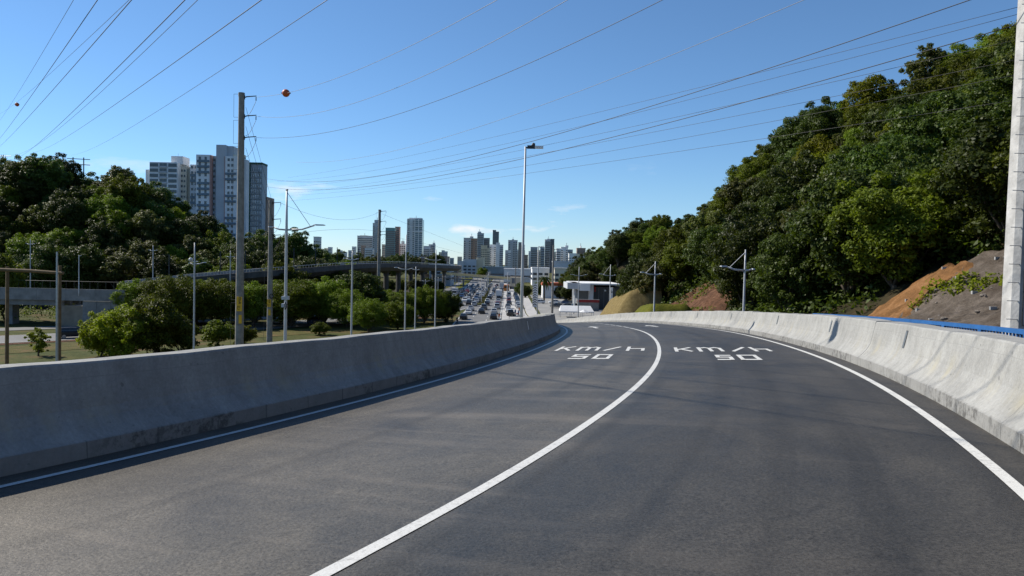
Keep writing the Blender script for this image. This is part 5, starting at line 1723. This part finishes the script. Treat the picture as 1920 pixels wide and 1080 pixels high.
# ------------------------------------------------------------------ vehicles
PAINT = {'white': (.72, .72, .71), 'silver': (.42, .43, .44), 'grey': (.13, .135, .14), 'black': (.018, .018, .02), 'red': (.28, .02, .02), 'blue': (.03, .07, .17)}
def car_paint(c):
    return S('car_paint_' + c, PAINT[c], .28, .06, 2.0, .15 if c in ('silver', 'grey') else 0.0, .6)
M_CGLASS = S('car_glass', (.015, .018, .02), .08, .2, 2, 0, .8)
M_TYRE = S('tyre_rubber', (.02, .02, .02), .85, .2, 6)
M_TAIL = S('tail_lamp_red', (.35, .01, .01), .3, .1, 4)
M_HEAD = S('head_lamp_clear', (.75, .76, .78), .15, .05, 4)
M_HUB = S('wheel_rim', (.35, .35, .36), .35, .1, 5, .7)
def loft(mb, st, m=0):
    """stations along y: (y, half width, z bottom, z shoulder, half top, z top)"""
    n0 = len(mb.v); k = 8
    for (y, hw, zb_, zs, ht, zt) in st:
        mb.v += [(-hw * .92, y, zb_), (-hw, y, (zb_ + zs) / 2), (-hw * .97, y, zs), (-ht, y, zt), (ht, y, zt), (hw * .97, y, zs), (hw, y, (zb_ + zs) / 2), (hw * .92, y, zb_)]
    for i in range(len(st) - 1):
        for q in range(k):
            a = n0 + i * k + q; b_ = n0 + i * k + (q + 1) % k
            mb.f.append((a, b_, b_ + k, a + k)); mb.mi.append(m)
    mb.f.append(tuple(n0 + q for q in reversed(range(k)))); mb.mi.append(m)
    e_ = n0 + (len(st) - 1) * k
    mb.f.append(tuple(e_ + q for q in range(k))); mb.mi.append(m)
def wheel_mesh():
    mb = MB()
    pts = [(.0, -.11, .0)]
    for r_, x in ((.30, -.11), (.33, -.07), (.33, .07), (.30, .11)):
        for k in range(14):
            a = 2 * math.pi * k / 14
            mb.v.append((x, r_ * math.cos(a), r_ * math.sin(a)))
    for i in range(3):
        for k in range(14):
            a = i * 14 + k; b_ = i * 14 + (k + 1) % 14
            mb.f.append((a, b_, b_ + 14, a + 14)); mb.mi.append(0)
    mb.f.append(tuple(reversed(range(14)))); mb.mi.append(1)
    mb.f.append(tuple(range(42, 56))); mb.mi.append(1)
    return mb.mesh('wheel', [M_TYRE, M_HUB], recalc=True)
ME_WHEEL = wheel_mesh()
SHAPES = {  # body stations, glass stations, roof stations, axle positions, width, wheel radius scale
    'hatchback': ([(-1.95, .68, .38, .62, .62, .70), (-1.85, .82, .26, .72, .72, .84), (-1.2, .86, .22, .82, .78, .92), (.9, .86, .22, .86, .8, .96), (1.75, .84, .26, .84, .76, .95), (1.95, .76, .36, .74, .66, .82)],
                  [(-1.12, .74, .90, .92, .72, .95), (-.45, .76, .90, 1.1, .62, 1.36), (1.1, .76, .92, 1.1, .60, 1.38), (1.82, .72, .92, .96, .66, 1.0)],
                  [(-.5, .61, 1.34, 1.36, .56, 1.43), (.3, .63, 1.36, 1.38, .58, 1.47), (1.2, .60, 1.34, 1.36, .54, 1.43)], (-1.25, 1.2)),
    'sedan': ([(-2.2, .68, .38, .60, .62, .68), (-2.05, .84, .25, .70, .72, .82), (-1.2, .88, .22, .82, .80, .92), (1.2, .88, .22, .86, .80, .96), (2.0, .86, .26, .88, .78, 1.0), (2.25, .78, .36, .78, .7, .9)],
              [(-1.15, .76, .90, .92, .74, .95), (-.45, .77, .90, 1.1, .62, 1.36), (.75, .77, .92, 1.1, .60, 1.37), (1.5, .74, .94, .98, .68, 1.0)],
              [(-.5, .61, 1.34, 1.36, .56, 1.42), (.1, .63, 1.36, 1.38, .58, 1.45), (.8, .60, 1.34, 1.36, .54, 1.41)], (-1.35, 1.35)),
    'suv': ([(-2.25, .72, .42, .76, .66, .86), (-2.1, .88, .30, .88, .78, 1.0), (-1.2, .93, .26, 1.0, .84, 1.08), (1.4, .93, .26, 1.02, .86, 1.12), (2.1, .92, .32, 1.0, .82, 1.12), (2.3, .84, .42, .9, .74, 1.0)],
            [(-1.15, .80, 1.06, 1.08, .78, 1.1), (-.5, .82, 1.06, 1.3, .68, 1.6), (1.6, .82, 1.08, 1.3, .66, 1.62), (2.15, .78, 1.08, 1.12, .72, 1.16)],
            [(-.55, .67, 1.58, 1.60, .62, 1.68), (.5, .69, 1.60, 1.62, .64, 1.73), (1.7, .66, 1.58, 1.60, .6, 1.69)], (-1.4, 1.4)),
}
def make_car(shape, colour, wheels=True):
    body, glass, roof, ax = SHAPES[shape]
    e = empty(shape, (0, 0, 0))
    mb = MB(); loft(mb, body); loft(mb, roof)
    # roof pillars
    for sx_ in (-1, 1):
        for i in (0, 1, 2, 3):
            pass
    g0, g1, g2, g3 = glass
    for sx_ in (-1, 1):
        for a, b_ in ((g0, g1), (g3, g2)):
            mb.tube([(sx_ * a[1] * .99, a[0], a[2]), (sx_ * (b_[4] + .015), b_[0], b_[5])], .045, 4)
        ym = (g1[0] + g2[0]) / 2
        mb.tube([(sx_ * .77 * (g1[1] / .76), ym, g1[2]), (sx_ * (g1[4] + .012), ym, g1[5])], .05, 4)
    if wheels:
        mb.obj('body', car_paint(colour), e, recalc=True)
        gm = MB(); loft(gm, glass); gm.obj('windows', M_CGLASS, e, recalc=True)
        hw = body[2][1]
        for y in ax:
            for sx_ in (-1, 1):
                link('wheel', ME_WHEEL, e, (sx_ * (hw - .10), y, .33))
        yb, yf = body[-2][0], body[1][0]
        zl = body[-2][3] - .08
        for sx_ in (-1, 1):
            MB().box(sx_ * .62 * hw / .86 - .14, sx_ * .62 * hw / .86 + .14, yb - .05, yb + .13, zl - .12, zl + .08).obj('tail_lamp', M_TAIL, e)
            MB().box(sx_ * .58 * hw / .86 - .16, sx_ * .58 * hw / .86 + .16, yf - .07, yf + .1, body[1][3] - .14, body[1][3] + .02).obj('head_lamp', M_HEAD, e)
        MB().box(-.26, .26, yb + .02, yb + .15, .46, .58).obj('number_plate', M_LIT, e)
    else:
        mb.obj('body', car_paint(colour), e, recalc=True)
        gm = MB(); loft(gm, glass); gm.obj('windows', M_CGLASS, e, recalc=True)
        wm = MB(); wm.box(-.8, .8, ax[0] - .3, ax[0] + .3, 0, .5); wm.box(-.8, .8, ax[1] - .3, ax[1] + .3, 0, .5); wm.obj('wheels', M_TYRE, e)
    return e
CARS = {}
def car(shape, colour, loc, heading, label, group, near=True):
    k = (shape, colour, near)
    if k not in CARS:
        CARS[k] = make_car(shape, colour, near); c = CARS[k]
    else:
        c = copy_tree(CARS[k])
    c.location = loc; c.rotation_euler = (0, 0, heading)
    tag(c, label, 'car', group)
    return c
def box_truck(loc, heading, colour, label, long=False):
    e = empty('box_truck', loc, heading); tag(e, label, 'truck')
    L_ = 6.2 if long else 4.6
    MB().box(-1.15, 1.15, -.6, L_ - .6, .9, 3.3).obj('cargo_box', S('truck_box_' + colour, PAINT[colour], .5, .08), e)
    mb = MB(); loft(mb, [(-2.6, .95, .5, 1.5, .85, 1.6), (-2.3, 1.05, .4, 1.7, .9, 2.4), (-.8, 1.05, .4, 1.7, .95, 2.5)]); mb.obj('cab', car_paint(colour), e, recalc=True)
    MB().box(-.85, .85, -2.62, -2.3, 1.55, 2.2).obj('windscreen', M_CGLASS, e)
    MB().box(-.9, .9, -2.2, L_ - .7, .5, .9).obj('chassis', M_DARKM, e)
    for y in (-1.8, L_ - 1.9):
        for sx_ in (-1, 1): link('wheel', ME_WHEEL, e, (sx_ * .95, y, .42), scale=(1.3, 1.28, 1.28))
    return e
random.seed(21)
PAL = ['white'] * 20 + ['silver'] * 22 + ['grey'] * 26 + ['black'] * 26 + ['red'] * 6 + ['blue'] * 3
def put_lane(P, N, off, y0, y1, gap, away, road, far_limit=330):
    d = 0.0
    nxt = random.uniform(0, gap)
    for i in range(len(P) - 1):
        seg = P[i + 1] - P[i]; l = float(np.hypot(*seg))
        while nxt < d + l:
            f = (nxt - d) / l
            p = P[i] + seg * f + N[i] * (off + random.uniform(-.25, .25))
            if y0 < p[1] < y1:
                hd = math.atan2(seg[1], seg[0]) - math.pi / 2 + (math.pi if away else 0)
                sh = random.choice(['hatchback', 'hatchback', 'sedan', 'sedan', 'suv']); col_ = random.choice(PAL)
                near = p[1] < far_limit
                car(sh, col_, (p[0], p[1], .03), hd, '%s %s %s' % (col_, sh, road), '%s %ss %s' % (col_, sh, road), near)
            nxt += gap * random.uniform(.8, 1.5)
        d += l
for off in (-4.3, -1.5, 1.5, 4.4): put_lane(PL, NL, off, 224, 450, 15.0, False, 'in the packed queue left of the planted median')
for off in (-3.6, 0, 3.4): put_lane(PR, NR, off, 176, 470, 17.5, True, 'driving away on the carriageway beside the footway')
put_lane(PS, NS, -1.4, 190, 330, 16, True, 'on the pale service road'); put_lane(PS, NS, 1.6, 220, 330, 8, True, 'on the pale service road')
put_lane(PL, NL, -2.0, 100, 180, 26, False, 'half hidden behind the roadside trees'); put_lane(PL, NL, 2.5, 120, 205, 24, False, 'half hidden behind the roadside trees')
put_lane(np.array([(12.0 + i * 4, 236 + (i % 2) * .4) for i in range(7)]), np.array([(0, 1.0)] * 7), 0, 200, 300, 3.4, False, 'parked in the yard behind the slim ramp lamp')
put_lane(np.array([(8.0 + i * 4, 258) for i in range(6)]), np.array([(0, 1.0)] * 6), 0, 200, 300, 3.6, False, 'parked in the yard behind the slim ramp lamp')
p = at(137, 640, 121)
car('suv', 'black', (p.x, 121, .03), math.atan2(32, 40) - math.pi / 2 + math.pi, 'large black SUV on the road behind the timber portal', None)
p = at(1160, 585, 178); car('suv', 'white', (p.x, 178, .02), .9, 'white SUV parked beside the straw-covered slope', None)
p = at(1143, 580, 190); car('hatchback', 'silver', (p.x, 190, .02), .5, 'silver hatchback parked between the tent and the straw-covered slope', None)
p = at(1172, 583, 186); car('suv', 'silver', (p.x, 186, .02), 1.1, 'silver SUV parked close to the straw-covered slope', None)
box_truck((-5.0, 292, .03), math.pi - .02, 'white', 'white box truck on the avenue ahead of the motorcycles')
box_truck((-5.5, 402, .03), math.pi, 'silver', 'large silver truck far along the avenue', True)
box_truck((-23.0, 300, .03), 0, 'silver', 'silver box truck standing in the packed queue')
# bus far away
e = empty('city_bus', (-2.8, 372, .03), math.pi); tag(e, 'orange city bus far along the avenue beside the service road', 'bus')
mb = MB(); loft(mb, [(-5.6, 1.15, .45, 2.4, 1.0, 3.0), (-5.4, 1.25, .35, 2.6, 1.1, 3.15), (5.4, 1.25, .35, 2.6, 1.1, 3.15), (5.6, 1.2, .45, 2.5, 1.05, 3.05)]); mb.obj('body', S('bus_orange', (.45, .16, .03), .4), e, recalc=True)
MB().box(-1.27, 1.27, -5.0, 5.0, 1.5, 2.4).obj('side_windows', M_CGLASS, e); MB().box(-1.0, 1.0, 5.5, 5.66, 1.5, 2.6).obj('rear_window', M_CGLASS, e)
for y in (-3.6, 3.2):
    for sx_ in (-1, 1): link('wheel', ME_WHEEL, e, (sx_ * 1.12, y, .45), scale=(1.4, 1.36, 1.36))

def motorcycle(loc, rz, label):
    e = empty('motorcycle', loc, rz); tag(e, label, 'motorcycle', 'motorcycles parked by the footway')
    for y in (-.65, .65):
        link('wheel', ME_WHEEL, e, (0, y, .31), scale=(.5, .93, .93))
    mb = MB(); mb.tube([(0, -.62, .32), (0, -.45, .72), (0, .1, .62), (0, .62, .34)], [.05, .06, .09, .05], 6); mb.obj('frame', M_DARKM, e)
    mb = MB(); loft(mb, [(-.42, .06, .62, .74, .05, .80), (-.2, .15, .60, .80, .11, .90), (.1, .11, .62, .76, .09, .80)]); mb.obj('fuel_tank', car_paint('red'), e, recalc=True)
    mb = MB(); loft(mb, [(.05, .10, .70, .76, .08, .80), (.45, .13, .72, .80, .11, .85), (.85, .08, .78, .84, .06, .88)]); mb.obj('seat', M_BLACK, e, recalc=True)
    MB().tube([(-.34, -.38, 1.02), (0, -.5, .98), (.34, -.38, 1.02)], .022, 5).obj('handlebar', M_DARKM, e)
    MB().tube([(0, -.62, .32), (0, -.48, 1.0)], .03, 5).obj('fork', M_STEEL, e)
    return e
for px, yb, rz in ((960, 593, .5), (969, 594, .9), (977, 591, .2)):
    Y = CAMZ * FPX / (yb - hrz(px)); p = at(px, yb, Y)
    motorcycle((p.x, Y, .05), rz, 'parked motorcycle in the row beside the white footway')

# ------------------------------------------------------------------ people
def clothes(name, top, legs):
    m, nt, b = nodes_of(name)
    o_ = coord(nt, 'obj')
    sep = nt.nodes.new('ShaderNodeSeparateXYZ'); nt.links.new(o_, sep.inputs[0])
    f = noise(nt, o_, 8, 3)
    c = mixc(nt, math_(nt, 'GREATER_THAN', sep.outputs['Z'], .92), legs, top)
    c = mixc(nt, math_(nt, 'GREATER_THAN', sep.outputs['Z'], 1.48), c, (.22, .12, .075))
    c = mixc(nt, math_(nt, 'GREATER_THAN', sep.outputs['Z'], 1.66), c, (.012, .010, .009))
    c = mixc(nt, 1.0, c, ramp(nt, f, [(.3, .8), (.7, 1.15)]), 'MULTIPLY')
    nt.links.new(c, b.inputs['Base Color']); b.inputs['Roughness'].default_value = .85
    return m
def person_mesh(mat, stride=.16):
    Vt = [(0, 0, .96), (0, .0, 1.18), (0, 0, 1.40), (0, 0, 1.50), (0, -.02, 1.62), (0, -.01, 1.72),
          (-.10, 0, .90), (-.11, -stride, .50), (-.11, -stride * .9, .08), (-.11, -stride * 1.3 - .08, .04),
          (.10, 0, .90), (.11, stride, .50), (.11, stride * 1.5, .09), (.11, stride * 1.4 - .12, .04),
          (-.19, 0, 1.40), (-.25, .08, 1.14), (-.25, -.02, .90), (-.25, -.05, .80), (.19, 0, 1.40), (.25, -.06, 1.14), (.25, -.14, .92), (.25, -.17, .82)]
    Ed = [(0, 1), (1, 2), (2, 3), (3, 4), (4, 5), (0, 6), (6, 7), (7, 8), (8, 9), (0, 10), (10, 11), (11, 12), (12, 13), (2, 14), (14, 15), (15, 16), (16, 17), (2, 18), (18, 19), (19, 20), (20, 21)]
    R = [.15, .135, .15, .06, .10, .085, .10, .07, .05, .045, .10, .07, .05, .045, .065, .05, .04, .035, .065, .05, .04, .035]
    me = bpy.data.meshes.new('person_body'); me.from_pydata(Vt, Ed, [])
    ob = bpy.data.objects.new('tmp', me); COL.objects.link(ob)
    md = ob.modifiers.new('skin', 'SKIN')
    for i, v in enumerate(me.skin_vertices[0].data):
        v.radius = (R[i], R[i] * (.72 if i in (0, 1, 2) else 1.0)); v.use_root = (i == 0)
    sb = ob.modifiers.new('sub', 'SUBSURF'); sb.levels = 1; sb.render_levels = 1
    dg = bpy.context.evaluated_depsgraph_get(); dg.update()
    res = bpy.data.meshes.new_from_object(ob.evaluated_get(dg))
    bpy.data.objects.remove(ob)
    res.materials.clear(); res.materials.append(mat)
    res.polygons.foreach_set('use_smooth', [True] * len(res.polygons))
    return res
PEOPLE = [(clothes('clothes_dark', (.03, .03, .035), (.02, .02, .03)), [(847, 604, 'person in dark clothes standing by the red soil at the end of the trees'), (857, 609, 'person in dark clothes walking across the avenue edge')]),
          (clothes('clothes_orange', (.45, .12, .02), (.05, .06, .1)), [(936, 601, 'person in an orange vest at the avenue kerb'), (974, 588, 'person in an orange vest beside the white footway')]),
          (clothes('clothes_white', (.55, .55, .52), (.06, .07, .10)), [(1062, 589, 'person in a white shirt left under the tent'), (1100, 588, 'person in a white shirt right under the tent')]),
          (clothes('clothes_blue', (.05, .10, .22), (.03, .03, .04)), [(966, 592, 'person in a blue shirt standing with the motorcycles'), (1076, 589, 'person in a blue shirt in the middle under the tent'), (972, 594, 'second person in a blue shirt standing with the motorcycles')])]
for mt, lst in PEOPLE:
    me = person_mesh(mt)
    for px, yb, lab in lst:
        Y = CAMZ * FPX / (max(yb, 588) - hrz(px)); p = at(px, yb, Y)
        o = link('person', me, None, (p.x, Y, .02), random.uniform(-1, 1)); tag(o, lab, 'person')

# tent and parasol in the yard
D6 = 192.0
p0, p1 = at(1050, 580, D6), at(1114, 580, D6)
w = p1.x - p0.x
ze, zt = at(1080, 584, D6).z, at(1080, 574, D6).z
e = empty('tent', ((p0.x + p1.x) / 2, D6, 0)); tag(e, 'long white tent canopy in the yard behind the ramp', 'tent')
mb = MB()
mb.v += [(-w / 2, 0, ze), (w / 2, 0, ze), (w / 2 - .7, 2.4, zt), (-w / 2 + .3, 2.4, zt), (w / 2, 4.8, ze), (-w / 2, 4.8, ze), (-w / 2, 0, ze - .25), (w / 2, 0, ze - .25)]
mb.f += [(0, 1, 2, 3), (3, 2, 4, 5), (1, 4, 2), (5, 0, 3), (6, 7, 1, 0)]; mb.mi += [0] * 5
mb.obj('canopy', M_WHITE, e)
for x in (-w / 2 + .1, -w / 6, w / 6, w / 2 - .1):
    for y in (.1, 4.7): MB().tube([(x, y, 0), (x, y, ze)], .05, 5).obj('post', M_STEEL, e)
p = at(1095, 585, 186)
e = empty('parasol', (p.x, 186, 0)); tag(e, 'small white parasol in front of the long tent', 'parasol')
mb = MB(); mb.tube([(0, 0, 1.9), (0, 0, 2.5)], [1.3, .04], 8, cap=False); mb.obj('canopy', M_WHITE, e)
MB().tube([(0, 0, 0), (0, 0, 2.6)], .03, 5).obj('pole', M_STEEL, e)

# palm beside the totem
p = at(1020, 560, 262)
e = empty('palm_tree', (p.x, 262, 0)); tag(e, 'palm with drooping dark fronds beside the zigzag totem', 'palm')
zt = at(1020, 520, 262).z
MB().tube([(0, 0, -.3), (.1, 0, zt * .5), (0, 0, zt)], [.32, .24, .2], 8).obj('trunk', M_BARK, e)
mb = MB()
for k in range(26):
    a = k * 2.4; el = .9 - (k / 26) * 1.5
    prev = None
    for q in range(7):
        f = q / 6
        r_ = 3.6 * f * math.cos(el * (1 - f)); z = zt + 2.4 * math.sin(el) * f - 3.4 * f * f * (1.0 - el * .3)
        c_ = Vector((math.cos(a) * r_, math.sin(a) * r_, z)); s_ = Vector((-math.sin(a), math.cos(a), -.35)) * (.34 * math.sin(math.pi * min(1, f * .9 + .1))); s2 = Vector((math.sin(a), -math.cos(a), -.35)) * (.34 * math.sin(math.pi * min(1, f * .9 + .1)))
        if prev: mb.quad(prev[0], prev[1], c_ + s_, c_); mb.quad(prev[2], prev[0], c_, c_ + s2)
        prev = (c_, c_ + s_, c_ + s2)
mb.obj('fronds', M_LEAF_M, e)
